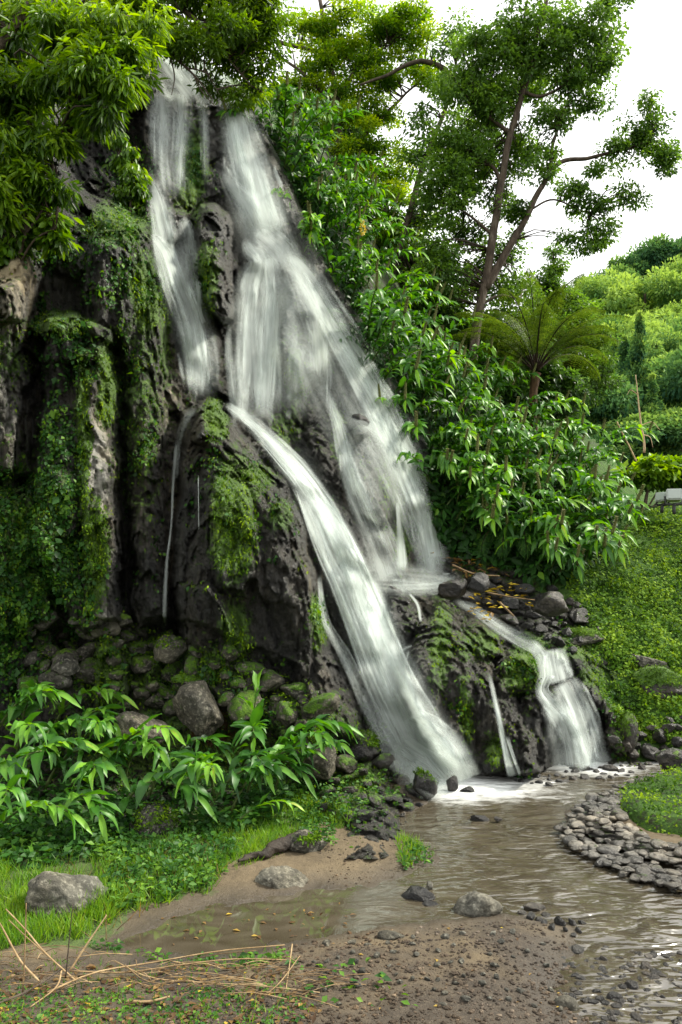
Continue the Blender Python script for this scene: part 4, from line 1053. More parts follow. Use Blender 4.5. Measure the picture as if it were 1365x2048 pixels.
# the tall forked tree
tree('tall tree with a forked speckled trunk and dark green crown against the sky', None, 13.0,
     [(938, 800), (944, 740), (955, 640), (972, 560), (985, 480), (1000, 380), (1018, 285), (1050, 170), (1072, 80), (1092, 0), (1100, -90)], 0.085, 0.03,
     [([(972, 575), (1008, 515), (1050, 440), (1082, 375), (1120, 325), (1175, 315), (1230, 302), (1300, 285)], 0.07, 0.015), ([(1082, 375), (1100, 340), (1110, 280), (1140, 190)], 0.04, 0.012), ([(1000, 365), (985, 335), (940, 300), (900, 285)], 0.035, 0.01),
      ([(1022, 265), (985, 240), (950, 215)], 0.04, 0.012), ([(1060, 105), (1045, 70), (1055, 0)], 0.04, 0.015), ([(1055, 160), (1090, 90), (1150, 60)], 0.04, 0.012), ([(985, 470), (950, 440), (910, 410)], 0.03, 0.01), ([(1048, 185), (1090, 190), (1180, 140)], 0.03, 0.01), ([(1060, 420), (1110, 400), (1180, 430)], .02, .008), ([(962, 610), (1000, 590), (1040, 600)], .025, .01)],
     [(1000, 110, 80, 62, 13.0), (950, 170, 72, 62, 13.0), (1085, 40, 90, 55, 13.0), (1170, 60, 75, 55, 13.0), (1205, 130, 42, 55, 13.0), (1140, 175, 55, 45, 13.0), (1070, 190, 55, 45, 13.9), (965, 250, 85, 58, 13.9), (905, 290, 55, 46, 13.0), (1010, 310, 85, 42, 13.9), (930, 335, 95, 36, 13.9), (1100, 235, 45, 30, 13.0), (1225, 10, 50, 22, 13.0),
      (1285, 245, 42, 36, 13.0), (1305, 300, 48, 40, 13.0), (1240, 285, 32, 20, 13.0), (1195, 205, 26, 24, 13.0), (1270, 380, 30, 24, 13.0), (1172, 400, 42, 26, 13.0), (1200, 450, 32, 42, 13.0), (1140, 380, 30, 22, 13.0), (1335, 320, 24, 30, 13.0), (1295, 195, 14, 14, 13.0), (1180, 500, 30, 24, 13.0), (1210, 340, 30, 16, 13.0), (1130, 480, 22, 14, 13.0),
      (900, 400, 62, 52, 13.0), (930, 465, 52, 36, 13.9), (885, 505, 45, 42, 13.0), (1000, 395, 34, 46, 13.9), (1010, 500, 40, 42, 13.9), (900, 560, 56, 42, 13.0), (1015, 565, 52, 36, 13.9), (1060, 290, 50, 30, 13.9), (1040, 420, 30, 30, 13.0), (945, 110, 50, 50), (985, 215, 70, 46), (930, 300, 60, 44), (1040, 120, 60, 50), (1120, 110, 70, 50), (900, 360, 60, 40), (870, 560, 60, 50), (960, 540, 40, 30, 13.9), (1100, 330, 40, 26, 13.0)], 64000, 0.07, 'tree_leaf', clump=0.22, tint0=0.52, tintv=0.18, aspect=0.5, flat=0.6, top=0.2)
# leaning tree behind it
tree('thin leaning tree with an arched branch standing behind the forked tree', None, 15.0,
     [(765, 700), (785, 570), (812, 450), (835, 370), (858, 300), (882, 240), (902, 180), (912, 130)], 0.09, 0.03,
     [([(905, 175), (890, 140), (850, 124), (815, 130), (775, 150), (720, 170)], 0.06, 0.02), ([(838, 365), (862, 350), (900, 330)], 0.03, 0.01), ([(905, 165), (930, 190), (945, 200)], 0.03, 0.01)],
     [(830, 520, 60, 60), (850, 600, 60, 40), (930, 610, 60, 50), (860, 450, 40, 36), (800, 600, 50, 60), (835, 230, 26, 40), (850, 280, 30, 30), (830, 330, 24, 40), (895, 90, 40, 50), (890, 200, 40, 40), (860, 410, 40, 40), (980, 640, 60, 40), (1030, 600, 60, 40)], 10000, 0.085, 'tree_leaf', clump=0.28, tint0=0.42, tintv=0.15)
# yellow-green tree
tree('broad tree with layered yellow green foliage behind the top of the waterfall', None, 15.5,
     [(690, 640), (690, 480), (680, 330), (672, 200), (655, 100), (640, 0)], 0.13, 0.04,
     [([(675, 220), (620, 160), (570, 120), (530, 90)], 0.05, 0.015), ([(680, 330), (740, 260), (800, 200), (850, 150)], 0.05, 0.015), ([(690, 470), (750, 420), (810, 440)], 0.05, 0.012), ([(672, 200), (720, 130), (780, 90)], 0.05, 0.015), ([(590, 230), (592, 150), (585, 100)], .03, .012), ([(560, 85), (640, 105), (700, 120)], .04, .02)],
     [(610, 50, 60, 45), (700, 40, 80, 50), (770, 60, 75, 50), (840, 30, 50, 50), (740, 125, 80, 36), (640, 130, 46, 30), (845, 100, 40, 44), (855, 160, 36, 30), (700, 185, 62, 32), (770, 215, 52, 28), (660, 240, 62, 32), (735, 280, 72, 32), (785, 330, 48, 32), (720, 350, 62, 32), (775, 405, 52, 34), (815, 455, 46, 40), (760, 470, 52, 36), (830, 540, 44, 46),
      (690, 300, 60, 40), (600, 170, 40, 30), (570, 200, 30, 20), (750, 530, 60, 50), (690, 110, 70, 40), (760, 160, 60, 30)], 48000, 0.08, 'yellow_leaf', clump=0.32, tint0=0.56, tintv=0.17, aspect=0.4, flat=0.32, top=0.42, droop=0.15)
tree('dark leafy tree filling the gap behind the yellow green tree and the thicket', None, 18.0, [(720, 720), (720, 500), (715, 300)], 0.12, 0.05, [([(718, 500), (640, 380), (600, 300)], .05, .02), ([(718, 480), (790, 420), (830, 330)], .05, .02)],
     [(640, 260, 70, 50), (660, 340, 80, 60), (740, 420, 80, 70), (780, 520, 80, 80), (700, 500, 70, 80), (600, 210, 50, 30), (810, 620, 90, 70), (890, 660, 90, 60), (700, 260, 70, 60), (720, 600, 90, 70)], 22000, 0.16, 'tree_leaf', clump=0.42, tint0=0.3, tintv=0.16)
tree('dense dark shrubby tree in the shade behind the forked trunk', None, 15.5, [(1010, 800), (1010, 700), (1015, 640)], 0.09, 0.04, [([(1010, 720), (960, 660), (920, 640)], .04, .015)],
     [(900, 700, 70, 50), (980, 700, 80, 55), (1060, 720, 80, 60), (950, 770, 70, 45), (1030, 790, 80, 50), (860, 650, 60, 50), (1120, 780, 60, 50), (1040, 650, 50, 30)], 16000, 0.13, 'tree_leaf', clump=0.36, tint0=0.25, tintv=0.15)
# conifer-like tree
tree('dark feathery pointed evergreen tree standing behind the tree fern', None, 18.0, [(1115, 840), (1112, 700), (1110, 600), (1106, 505)], 0.12, 0.02, [],
     [(1106, 512, 10, 18), (1106, 545, 20, 26), (1088, 560, 26, 14), (1108, 580, 36, 30), (1112, 615, 62, 34), (1075, 640, 56, 36), (1150, 640, 58, 36), (1110, 680, 100, 46), (1180, 690, 46, 50), (1050, 690, 66, 46), (1130, 740, 100, 44), (1195, 740, 40, 40), (1100, 790, 90, 40)], 34000, 0.10, 'tree_leaf', clump=0.26, tint0=0.40, tintv=0.15, aspect=0.35, flat=0.5)
# foliage at the upper left: bright lance-leaved tree close by
tree('near tree with bright lance shaped leaves hanging over the left of the cliff', None, 6.6,
     [(-190, 700, 6.0), (-150, 400, 6.2), (-60, 180, 6.4), (40, 40, 6.6), (120, -80, 6.8)], 0.07, 0.03,
     [([(-60, 190, 6.4), (40, 150, 6.4), (150, 120, 6.5), (250, 110, 6.6)], 0.03, 0.006), ([(-120, 320, 6.2), (-20, 290, 6.3), (60, 280, 6.4), (130, 260, 6.5)], 0.025, 0.006), ([(40, 40, 6.6), (140, 40, 6.6), (250, 30, 6.8), (330, 60, 7)], 0.025, 0.006), ([(110, 380, 6.5), (100, 300, 6.5), (70, 250, 6.5)], .018, .012)],
     [(30, 60, 90, 60, 6.7), (130, 50, 70, 56, 6.4), (210, 70, 62, 50, 6.3), (270, 110, 42, 46, 6.4), (190, 140, 62, 46, 6.2), (110, 160, 70, 44, 6.4), (215, 190, 46, 36, 6.2), (40, 180, 70, 56, 6.5), (255, 170, 22, 36, 6.4), (160, 220, 44, 30, 6.3), (70, 270, 52, 40, 6.4), (120, 285, 34, 24, 6.4), (20, 320, 50, 50, 6.3), (60, 350, 46, 30, 6.4), (290, 60, 40, 40, 6.6), (110, 360, 26, 30, 6.4), (-60, 200, 90, 120, 6.4), (0, 100, 80, 80, 6.9), (30, 390, 34, 40, 6.4), (-20, 400, 40, 60, 6.2), (10, 240, 60, 50, 6.6)], 17000, 0.105, 'lance', name='tree', kind='lance', clump=0.15, tint0=0.55, tintv=0.2, aspect=0.2, flat=0.7, top=0.25, droop=0.7)
tree('dark overhanging tree whose fine twigs droop over the top of the waterfall', None, 9.6,
     [(120, 260, 9.9), (160, 100, 9.9), (230, 0, 9.8), (300, -120, 9.6)], 0.13, 0.06,
     [([(230, 0, 9.8), (290, 40, 9.4), (340, 100, 9.3), (385, 150, 9.3), (425, 200, 9.3)], 0.03, 0.006), ([(260, -50, 9.7), (380, 30, 9.5), (450, 110, 9.5), (500, 170, 9.5)], 0.04, 0.008), ([(340, 100, 9.3), (350, 150, 9.3), (345, 190, 9.3)], 0.012, 0.004), ([(280, -90, 9.6), (440, -20, 9.6), (540, 40, 9.8)], 0.05, 0.012), ([(385, 150, 9.3), (400, 180, 9.3), (432, 215, 9.3)], .01, .003), ([(370, 135, 9.3), (410, 150, 9.3), (440, 190, 9.3)], .01, .003)],
     [(330, 30, 70, 50), (410, 20, 75, 50), (490, 50, 62, 50), (455, 110, 52, 40), (375, 85, 60, 36, 9.2), (530, 20, 52, 46), (500, 140, 44, 30), (330, 95, 42, 26, 9.2), (480, 180, 40, 20), (440, 165, 30, 16), (260, 40, 60, 60), (520, 90, 36, 40), (240, 120, 60, 60, 10), (180, 40, 80, 80, 10), (545, 60, 20, 40), (400, -30, 200, 60), (465, 30, 40, 30, 9.2)], 26000, 0.08, 'dark_leaf', clump=0.2, tint0=0.58, tintv=0.17, aspect=0.3, flat=0.6, top=0.1, droop=0.5)
tree('leafy shrub clinging to the shaded rock below the hanging branches at the far left', None, 6.5, [(20, 620, 6.6), (30, 540, 6.5), (50, 470, 6.4)], 0.025, 0.012, [([(30, 540, 6.5), (70, 480, 6.4), (110, 460, 6.4)], .012, .005)],
     [(20, 420, 46, 36), (60, 470, 40, 30), (115, 445, 30, 20), (5, 500, 40, 40), (115, 480, 30, 20), (60, 400, 60, 30)], 1900, 0.095, 'lance', name='shrub', cat='shrub', kind='lance', clump=0.12, tint0=0.5, tintv=0.2, aspect=0.38, droop=0.7)
tree('narrow strip of hanging leafy growth on the dark rock left of the upper fall', None, 8.6, [(255, 300, 8.75), (258, 360, 8.6), (262, 430, 8.5)], 0.015, 0.008, [],
     [(250, 300, 22, 30), (262, 340, 26, 30), (258, 390, 26, 30), (270, 420, 24, 20), (240, 270, 16, 20), (285, 380, 16, 26)], 1500, 0.085, 'lance', name='shrub', cat='shrub', kind='lance', clump=0.12, tint0=0.5, tintv=0.2, aspect=0.35, droop=1.2)
# rounded bush by the floodlight
tree('rounded bright green bush with bare stems beside the floodlight on the mound', None, 10.8, [(1290, 1025, 10.7), (1292, 990, 10.7), (1300, 955, 10.8)], 0.03, 0.012,
     [([(1290, 1025, 10.7), (1270, 980, 10.7), (1262, 945, 10.7)], .014, .006), ([(1292, 1025, 10.7), (1315, 980, 10.8), (1335, 945, 10.8)], .014, .006), ([(1296, 1025, 10.7), (1330, 990, 10.8), (1370, 950, 10.9)], .014, .006), ([(1296, 1025, 10.7), (1340, 1000, 10.8), (1400, 960, 10.9)], .014, .006)],
     [(1300, 940, 46, 22), (1350, 930, 50, 22), (1400, 940, 50, 26), (1265, 955, 24, 14), (1330, 955, 60, 18), (1450, 950, 40, 30)], 6500, 0.10, 'lance', name='bush', cat='bush', clump=0.14, tint0=0.55, tintv=0.17, aspect=0.6, flat=0.5, top=0.3)

# tree fern
fern_base = P(1068, 880, 11.6)
root = thing('tree_fern', 'tree fern with a brown fibrous trunk and arching fronds on the bank', 'tree fern', fern_base)
ft = limb_curve([(1068, 880), (1066, 830), (1070, 770), (1072, 745)], 11.6)
m = MB(); tube(m, ft, np.array([0.075, 0.07, 0.065, 0.06, 0.065, 0.08])[np.linspace(0, 5, len(ft)).astype(int)], 10, 0.5); m.build('trunk', M['fern_bark'], root, fern_base)
ftop = ft[-1]
def frond(mf, base, az, el, bend, Lf, pin, nq=46, lf=0.036):
    u = np.linspace(0, 1, 26)
    th = el - bend * u ** 1.5
    hr = np.cumsum(np.cos(th)) * Lf / 26; hz = np.cumsum(np.sin(th)) * Lf / 26
    ax = np.array([math.cos(az), math.sin(az), 0])
    pt = base + ax * hr[:, None] + np.array([0, 0, 1.0]) * hz[:, None]
    tube(mf, pt, np.linspace(0.012, 0.003, 26) * min(1, Lf), 5, 0.25, 0, 1)
    tg = norm(np.gradient(pt, axis=0)); sd_ = norm(np.cross(tg, np.array([-ax[1] * .01 + .001, ax[0] * .01, 1.0]))); up_ = np.cross(sd_, tg)
    q = np.linspace(0.2, 0.99, nq)
    c = np.stack([np.interp(q, u, pt[:, b]) for b in range(3)], -1); tt = np.stack([np.interp(q, u, tg[:, b]) for b in range(3)], -1)
    ss = np.stack([np.interp(q, u, sd_[:, b]) for b in range(3)], -1); uu = np.stack([np.interp(q, u, up_[:, b]) for b in range(3)], -1)
    for s_ in (-1, 1):
        ln = pin * np.sin(np.pi * np.clip((q - 0.15) / 0.86, 0.04, 1)) ** 0.7
        dr = norm(ss * s_ + tt * 0.45 - uu * 0.12 - np.array([0, 0, .25]) + rng.normal(size=(nq, 3)) * 0.08)
        for z in range(7):
            fz = (z + 0.5) / 7
            cc = c + dr * (ln * fz)[:, None] - np.array([0, 0, 0.06]) * (fz ** 2)
            for s2 in (-1, 1):
                leaves(mf, cc, norm(dr * 0.6 + tt * s2 * 0.8), uu, lf * (1.1 - 0.7 * fz), lf * 0.3, np.clip(0.45 + rng.normal(size=nq) * 0.16, 0, 1), 'leaf')
for k in range(28):
    mf = MB(); frond(mf, ftop, k * 2.4 + rng.normal() * 0.15, rng.uniform(0.7, 1.5), rng.uniform(1.1, 1.6), rng.uniform(1.25, 1.65), 0.22, 40)
    mf.build('frond', [M['fern'], M['fern_bark']], root, fern_base)
fb = P(1030, 1060, 9.2)
root = thing('fern', 'dark fern with drooping fronds below the thicket above the rock ledge', 'fern', fb)
for k in range(5):
    mf = MB(); frond(mf, np.array(fb), -1.57 + (k - 2) * 0.45, 0.3, 1.9, 0.75, 0.13, 30, 0.03)
    mf.build('frond', [M['creeper'], M['fern_bark']], root, fb)

# ------------------------------------------------------------------ far hillside with its trees
hx = np.linspace(600, 2300, 90); hv = np.linspace(0, 1, 40)
HXX, HV = np.meshgrid(hx, hv)
top_y = np.interp(hx, [600, 1100, 1180, 1230, 1300, 1365, 1600, 2300], [700, 650, 620, 590, 600, 590, 560, 540])
HD = 24 + 40 * HV
HY = 1020 + (top_y[None] - 1020) * HV ** 0.8
HP = P(HXX, HY, HD); HP = HP + np.stack([0 * HXX, 0 * HXX, fbm(HP * 0.15, 3) * 1.2], -1)
mb = MB(); mb.add(HP.reshape(-1, 3), [grid_faces(40, 90)], 0.5, 0.9)
struct(mb.build('hill', M['soil']), 'steep wooded hillside across the valley')
def hill_tree(seed, rx, rz, n, leaf, tint0, label, conif=False):
    root = bpy.data.objects.new('tree', None); COL.objects.link(root)
    m = MB(); tube(m, np.array([(0, 0, -0.5), (0.05, 0, rz * .6), (0, 0, rz * 1.5)]), [0.16, 0.12, 0.05], 7); m.build('trunk', M['bark'], root)
    mb = MB()
    nb = 22
    for k in range(nb):
        if conif:
            z = (k + .5) / nb; c = np.array([0, 0, rz * (0.4 + 2.0 * z)]) + rng.normal(size=3) * np.array([rx, rx, .2]) * 0.25 * (1 - z); rr = rx * (1.05 - z) * 0.75
        else:
            d = norm(rng.normal(size=3) + np.array([0, 0, .5])); c = np.array([0, 0, rz]) + d * np.array([rx, rx, rz]) * rng.uniform(0.45, .85); rr = rx * rng.uniform(0.25, 0.42)
        nl = n // nb; ctn = rng.normal() * .13
        o = norm(rng.normal(size=(nl, 3))) * (rng.random(nl) ** 0.33)[:, None]
        ps = c + o * rr * np.array([1, 1, 0.6])
        leaves(mb, ps, norm(o + np.array([0, 0, -.2]) + rng.normal(size=(nl, 3)) * .4), norm(rng.normal(size=(nl, 3)) * .5 + np.array([0, 0, 1])), leaf * rng.uniform(.6, 1.3, nl), leaf * .55, np.clip(tint0 + 0.30 * o[:, 2] + 0.10 * (c[2] / rz - 1) + rng.normal(size=nl) * .1 + ctn, 0, 1), 'leaf')  # light on crown and clump tops is put into the leaf tint
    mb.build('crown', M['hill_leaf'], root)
    return tag(root, label, 'tree')
HT = {'pale': ('rounded pale yellow green tree on the far hillside', 'pale round trees on the far hillside'),
      'mid': ('rounded mid green tree on the far hillside', 'mid green trees on the far hillside'),
      'dark': ('dark green tree along the crest of the far hillside', 'dark trees on the crest of the far hillside'),
      'conifer': ('slim olive green conifer on the lower slope of the far hillside', 'conifers on the far hillside')}
hp = {'pale': hill_tree(1, 2.4, 1.8, 7000, 0.2, 0.66, ''), 'mid': hill_tree(2, 2.2, 1.8, 7000, 0.2, 0.40, ''), 'dark': hill_tree(3, 2.0, 2.0, 6000, 0.22, 0.16, ''), 'conifer': hill_tree(4, 0.9, 1.6, 4000, 0.16, 0.34, '', True)}
hu = set()
HL = [('pale', 1290, 650, 46, 1.15), ('pale', 1230, 700, 42, 1.0), ('pale', 1350, 700, 40, 1.0), ('pale', 1200, 640, 48, 1.0), ('pale', 1300, 760, 34, .7), ('mid', 1220, 790, 32, .8), ('mid', 1345, 790, 32, .9), ('mid', 1180, 740, 38, 1.0), ('pale', 1390, 640, 46, 1.1), ('mid', 1320, 860, 27, .8), ('mid', 1200, 860, 27, .8), ('mid', 1400, 860, 27, .9), ('mid', 1250, 890, 25, .7),
      ('dark', 1215, 590, 56, 1.1), ('dark', 1255, 580, 57, 1.0), ('dark', 1295, 575, 58, 1.1), ('dark', 1340, 580, 57, 1.1), ('dark', 1380, 560, 58, 1.3), ('dark', 1175, 615, 54, 1.0), ('dark', 1240, 620, 53, .9), ('dark', 1320, 618, 53, .9), ('dark', 1365, 620, 52, .9), ('dark', 1420, 580, 58, 1.2), ('dark', 1140, 640, 52, 1.0), ('dark', 1470, 570, 58, 1.3), ('pale', 1440, 700, 42, 1.2), ('mid', 1460, 780, 34, 1.2), ('mid', 1500, 860, 28, 1.2),
      ('conifer', 1280, 830, 27, 1.0), ('conifer', 1250, 800, 28, .8), ('conifer', 1305, 870, 25, .7), ('mid', 1150, 800, 32, .9), ('mid', 1360, 900, 25, .7), ('pale', 1260, 750, 36, .8), ('mid', 1290, 720, 38, .8), ('pale', 1330, 660, 44, .9), ('mid', 1375, 740, 36, .9), ('dark', 1550, 560, 58, 1.4), ('mid', 1560, 720, 42, 1.4), ('conifer', 1374, 540, 56, 1.2)]
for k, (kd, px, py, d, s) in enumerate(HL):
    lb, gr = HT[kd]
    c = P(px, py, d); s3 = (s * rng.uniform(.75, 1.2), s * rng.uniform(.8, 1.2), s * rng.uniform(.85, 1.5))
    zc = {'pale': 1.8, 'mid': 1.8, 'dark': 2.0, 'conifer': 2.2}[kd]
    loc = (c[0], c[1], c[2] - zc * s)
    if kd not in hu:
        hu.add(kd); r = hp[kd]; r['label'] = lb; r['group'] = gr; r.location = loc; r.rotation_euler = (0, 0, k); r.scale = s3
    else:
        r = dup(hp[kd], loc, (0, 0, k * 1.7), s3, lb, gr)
    if kd == 'conifer' and d > 50:
        r['label'] = 'tall dark conifer on the crest at the right edge of the photo'; del r['group']
# bleached dead trunk on the hillside, leaning bamboo pole
root = thing('dead_tree', 'bleached pale dead tree trunk with bare twigs on the far hillside', 'dead tree', P(1290, 905, 22))
a = limb_curve([(1290, 905), (1284, 850), (1277, 800), (1272, 750)], 22); m = MB(); tube(m, a, np.linspace(.035, .010, len(a)), 7, 0.9); m.build('trunk', M['dead_wood'], root, np.array(root.location))
for lb in ([(1284, 850), (1305, 845), (1320, 860)], [(1286, 870), (1300, 875), (1306, 895)], [(1276, 790), (1262, 780), (1255, 790)]):
    a = limb_curve(lb, 22); m = MB(); tube(m, a, np.linspace(.014, .006, len(a)), 5, 0.9); m.build('limb', M['dead_wood'], root, np.array(root.location))
m = MB(); a = limb_curve([(1272, 925), (1255, 885), (1235, 842)], 12); tube(m, a, np.linspace(.016, .011, len(a)), 7, .7); o = m.build('dead_stalk', M['dead_wood'], None, a[0]); tag(o, 'long pale broken stalk leaning up out of the thicket left of the round bush', 'stalk')
m = MB(); a = limb_curve([(1038, 868), (1062, 845), (1082, 835)], 11.2); tube(m, a, np.linspace(.016, .012, len(a)), 7, .7); o = m.build('dead_stalk', M['dead_wood'], None, a[0]); tag(o, 'short pale stalk slanting across the trunk of the tree fern', 'stalk')

c = P(726, 456, 9.75); mb = MB(); d_ = rand_dirs(70) * np.array([.6, .6, 1]); leaves(mb, c + d_ * np.array([.03, .03, .07]), d_ + np.array([0, 0, .3]), rand_dirs(70), .035, .018, .95)
o = mb.build('ginger_flower', M['litter'], None, c); tag(o, 'single yellow ginger flower head high in the thicket right of the upper fall', 'flower')
# ------------------------------------------------------------------ boulders, stones
_ico = {}
def ico(sub):
    if sub not in _ico:
        import bmesh
        bm = bmesh.new(); bmesh.ops.create_icosphere(bm, subdivisions=sub, radius=1.0)
        v = np.array([x.co[:] for x in bm.verts]); f = np.array([[x.index for x in fc.verts] for fc in bm.faces]); bm.free()
        _ico[sub] = (norm(v), f)
    return _ico[sub]

def rock_shape(seed, sub=4, planes=11, soft=30.0, rough=0.07):
    """a stone broken along planes, its edges worn round"""
    r = np.random.default_rng(seed)
    v, f = ico(sub)
    n = norm(r.normal(size=(planes, 3))); d = r.uniform(0.62, 1.0, planes)
    c = v @ n.T
    t = np.where(c > 0.05, d / np.maximum(c, 0.05), 9.0)
    t = np.minimum(t, 1.25)
    rad = -np.log(np.exp(-soft * t).sum(1)) / soft
    rad = np.minimum(rad, 1.12)
    p = v * rad[:, None]
    p = p * (1 + rough * fbm(v * 2.2 + seed, 4)[:, None] + rough * 0.5 * fbm(v * 7 + seed, 3)[:, None])
    if sub >= 4:
        p = p * (1 + 0.05 * facet(v * 2.6 + seed * 1.7, 5)[0][:, None] + 0.02 * facet(v * 7 + seed, 6)[0][:, None] + 0.02 * fbm(v * 16 + seed, 2)[:, None])
    return p, f

def boulder_mb(seed, sub, radii, moss, tint, rot=0.0, planes=11, soft=30.0):
    p, f = rock_shape(seed, sub, planes, soft)
    ca, sa = math.cos(rot), math.sin(rot)
    lim = np.abs(p).max(0)
    p = p / lim * np.asarray(radii)
    p = np.stack([p[:, 0] * ca - p[:, 2] * sa, p[:, 1], p[:, 0] * sa + p[:, 2] * ca], -1)
    nz = norm(p / (np.asarray(radii) ** 2))[:, 2]
    m = np.clip(moss * (0.35 + 0.75 * sstep(-0.1, 0.8, nz)) + 0.35 * fbm(p * 5 + seed, 3) * (moss > 0.05), 0, 1)
    mb = MB(); mb.add(p, [f], tint, m)
    return mb

def boulder(label, px, py, rx, ry, d, mat='dry_rock', moss=0.2, tint=0.5, seed=None, rot=0.0, name='boulder', cat='boulder', planes=11, deep=0.9, soft=30.0):
    c = P(px, py, d)
    k = d / F
    mb = boulder_mb(seed if seed else int(px * 7 + py), 5 if rx > 36 else 4, (rx * k, (rx + ry) * 0.5 * k * deep, ry * k), moss, tint, R(rot), planes, soft)
    o = mb.build(name, M[mat]); o.location = tuple(c)
    if moss >= .3:                                   # tufts of moss where the stone carries it
        v, w = mb.v[0], mb.m[0]
        n_ = norm(v / (np.array([rx, (rx + ry) * .5, ry]) * k) ** 2)
        pr_ = np.clip(w - .25, 0, 1) ** 1.5 + 1e-5
        nn = int(700 * (rx * ry / 1200) * moss + 120)
        i = rng.choice(len(v), nn, p=pr_ / pr_.sum())
        m2 = MB(); s_ = rng.uniform(.012, .032, nn)
        leaves(m2, v[i] + rng.normal(size=(nn, 3)) * .008, norm(rng.normal(size=(nn, 3)) * .7 + n_[i] * .5 + np.array([0, 0, -.5])), norm(n_[i] + rng.normal(size=(nn, 3)) * .5), s_, s_ * .5, np.clip(.4 + .7 * fbm(v[i] * 9 + px, 2) + rng.normal(size=nn) * .12, 0, 1))
        m2.build('moss_leaves', M['moss_tuft'], o)
    return tag(o, label, cat)

B = boulder
B('flat topped grey boulder among ginger leaves at the lower left, below the rusty dry grass', 280, 1468, 66, 46, 5.65, moss=.2, seed=11)
B('big rounded grey boulder with a mossy top above the rusty dry grass clump', 402, 1418, 58, 58, 5.9, moss=.25, seed=12)
B('tapering brown grey boulder half hidden under the ginger leaves above the grass', 318, 1662, 60, 56, 4.8, moss=.3, tint=.32, seed=13)
B('large pointed grey boulder lying in the grass at the lower left', 138, 1800, 88, 56, 3.74, moss=.12, tint=.52, seed=18, rot=-20)
B('pitted grey boulder on the sandy bank at the edge of the puddle', 563, 1772, 58, 38, 4.15, moss=.05, tint=.56, seed=19, rot=-5)
B('smooth rounded grey boulder between the puddle and the gravel', 958, 1822, 52, 36, 3.83, moss=.05, tint=.5, seed=21, planes=8, soft=9)
B('black wet rock standing in the puddle', 838, 1796, 36, 26, 4.0, 'wet_rock', 0, .42, seed=23)
B('small flat black stone with a pale rim beside the rock in the puddle', 862, 1814, 22, 10, 3.9, 'wet_rock', 0, .45, seed=24)
B('small rounded pale stone behind the black rock in the puddle', 860, 1772, 9, 9, 4.1, 'dry_rock', 0, .6, seed=25)
B('dark angular boulder in the foam at the foot of the main fall', 847, 1572, 28, 30, 5.75, 'wet_rock', .35, .42, seed=27)
B('small dark pointed rock just right of the angular boulder in the foam', 904, 1566, 13, 18, 5.95, 'wet_rock', .1, .42, seed=28)
B('large dark boulder at the right edge beside the pool', 1352, 1530, 50, 34, 6.3, 'wet_rock', .25, .45, seed=29)
B('tall brown mossy boulder at the right end of the ginger clump', 628, 1515, 46, 58, 5.65, 'dry_rock', .3, .36, seed=31)
B('leaning pale grey slab of rock above the brown mossy boulder', 632, 1418, 26, 50, 6.1, 'dry_rock', .05, .5, seed=33, rot=38)
B('mossy dark block of rock between the leaning slab and the wedge', 572, 1425, 38, 48, 6.15, 'dry_rock', .55, .3, seed=34)
B('pale broken rock block at the foot of the pale faced pillar', 212, 1256, 32, 26, 6.3, 'dry_rock', .1, .6, seed=35, planes=9)
B('pale flat rock on the shaded ledge at the left', 126, 1334, 36, 26, 6.2, 'dry_rock', .2, .5, seed=36)
B('round mossy boulder with a grey top under the thin trickle', 342, 1302, 36, 32, 6.3, 'dry_rock', .45, .5, seed=37)
B('mossy grey boulder under the dark wedge', 448, 1342, 36, 30, 6.25, 'dry_rock', .5, .45, seed=38)
B('small bright grey stone lying on the mossy boulder under the wedge', 486, 1338, 15, 11, 6.15, 'dry_rock', 0, .7, seed=39)
B('low moss covered boulder among the rubble under the wedge', 375, 1366, 34, 18, 6.15, 'dry_rock', .8, .35, seed=40)
B('mossy round boulder beside the foot of the main fall', 726, 1498, 40, 36, 6.05, 'wet_rock', .5, .42, seed=41)
B('black wet angular rock at the back of the rock ledge', 955, 1168, 24, 24, 7.75, 'wet_rock', .0, .36, seed=43)
B('broken pale topped rock at the right end of the rock ledge', 1102, 1212, 36, 30, 7.75, 'wet_rock', .1, .56, seed=45)
B('long mossy slab with a bare grey end below the mound', 1158, 1276, 54, 24, 8.05, 'dry_rock', .6, .45, seed=47, rot=-4)
B('bare grey slab poking from the mossy slope below the mound', 1300, 1332, 46, 22, 7.82, 'dry_rock', .15, .55, seed=48, rot=-18)
B('rounded grey ledge stone in the mist left of the black rock', 905, 1178, 30, 22, 7.8, 'wet_rock', .1, .45, seed=49)
B('dark round stone on the left lip of the rock ledge', 786, 1186, 20, 15, 7.55, 'wet_rock', .1, .44, seed=50)
B('dark stone washed by the stream at the top of the right fall', 714, 848, 26, 20, 8.35, 'wet_rock', .05, .4, seed=51, planes=8, soft=9)
B('flat dark stone low in the middle of the stream', 958, 1637, 22, 9, 5.25, 'wet_rock', 0, .42, seed=52)
B('tiny dark stone in the stream right of the flat stone', 996, 1638, 9, 5, 5.2, 'wet_rock', 0, .42, seed=53)
B('half sunk dark stone in the foam right of the main fall', 936, 1580, 17, 8, 5.95, 'wet_rock', 0, .4, seed=54)
B('grey flat topped stone in the mossy grass beside the log', 612, 1682, 44, 24, 4.55, 'dry_rock', .3, .42, seed=55)
B('dusty grey stone on the mud just below the puddle', 782, 1872, 28, 15, 3.5, 'dry_rock', 0, .45, seed=56)
B('round grey pebble between the dry stalks', 542, 1946, 17, 15, 3.2, 'dry_rock', 0, .62, seed=57, planes=7, soft=8)
B('rounded grey cobble in the gravel at the bottom right', 1132, 2016, 26, 24, 2.98, 'dry_rock', 0, .52, seed=58, planes=7, soft=8)
B('dark grey stone in the gravel at the bottom edge', 972, 2030, 34, 20, 2.9, 'dry_rock', 0, .40, seed=59)
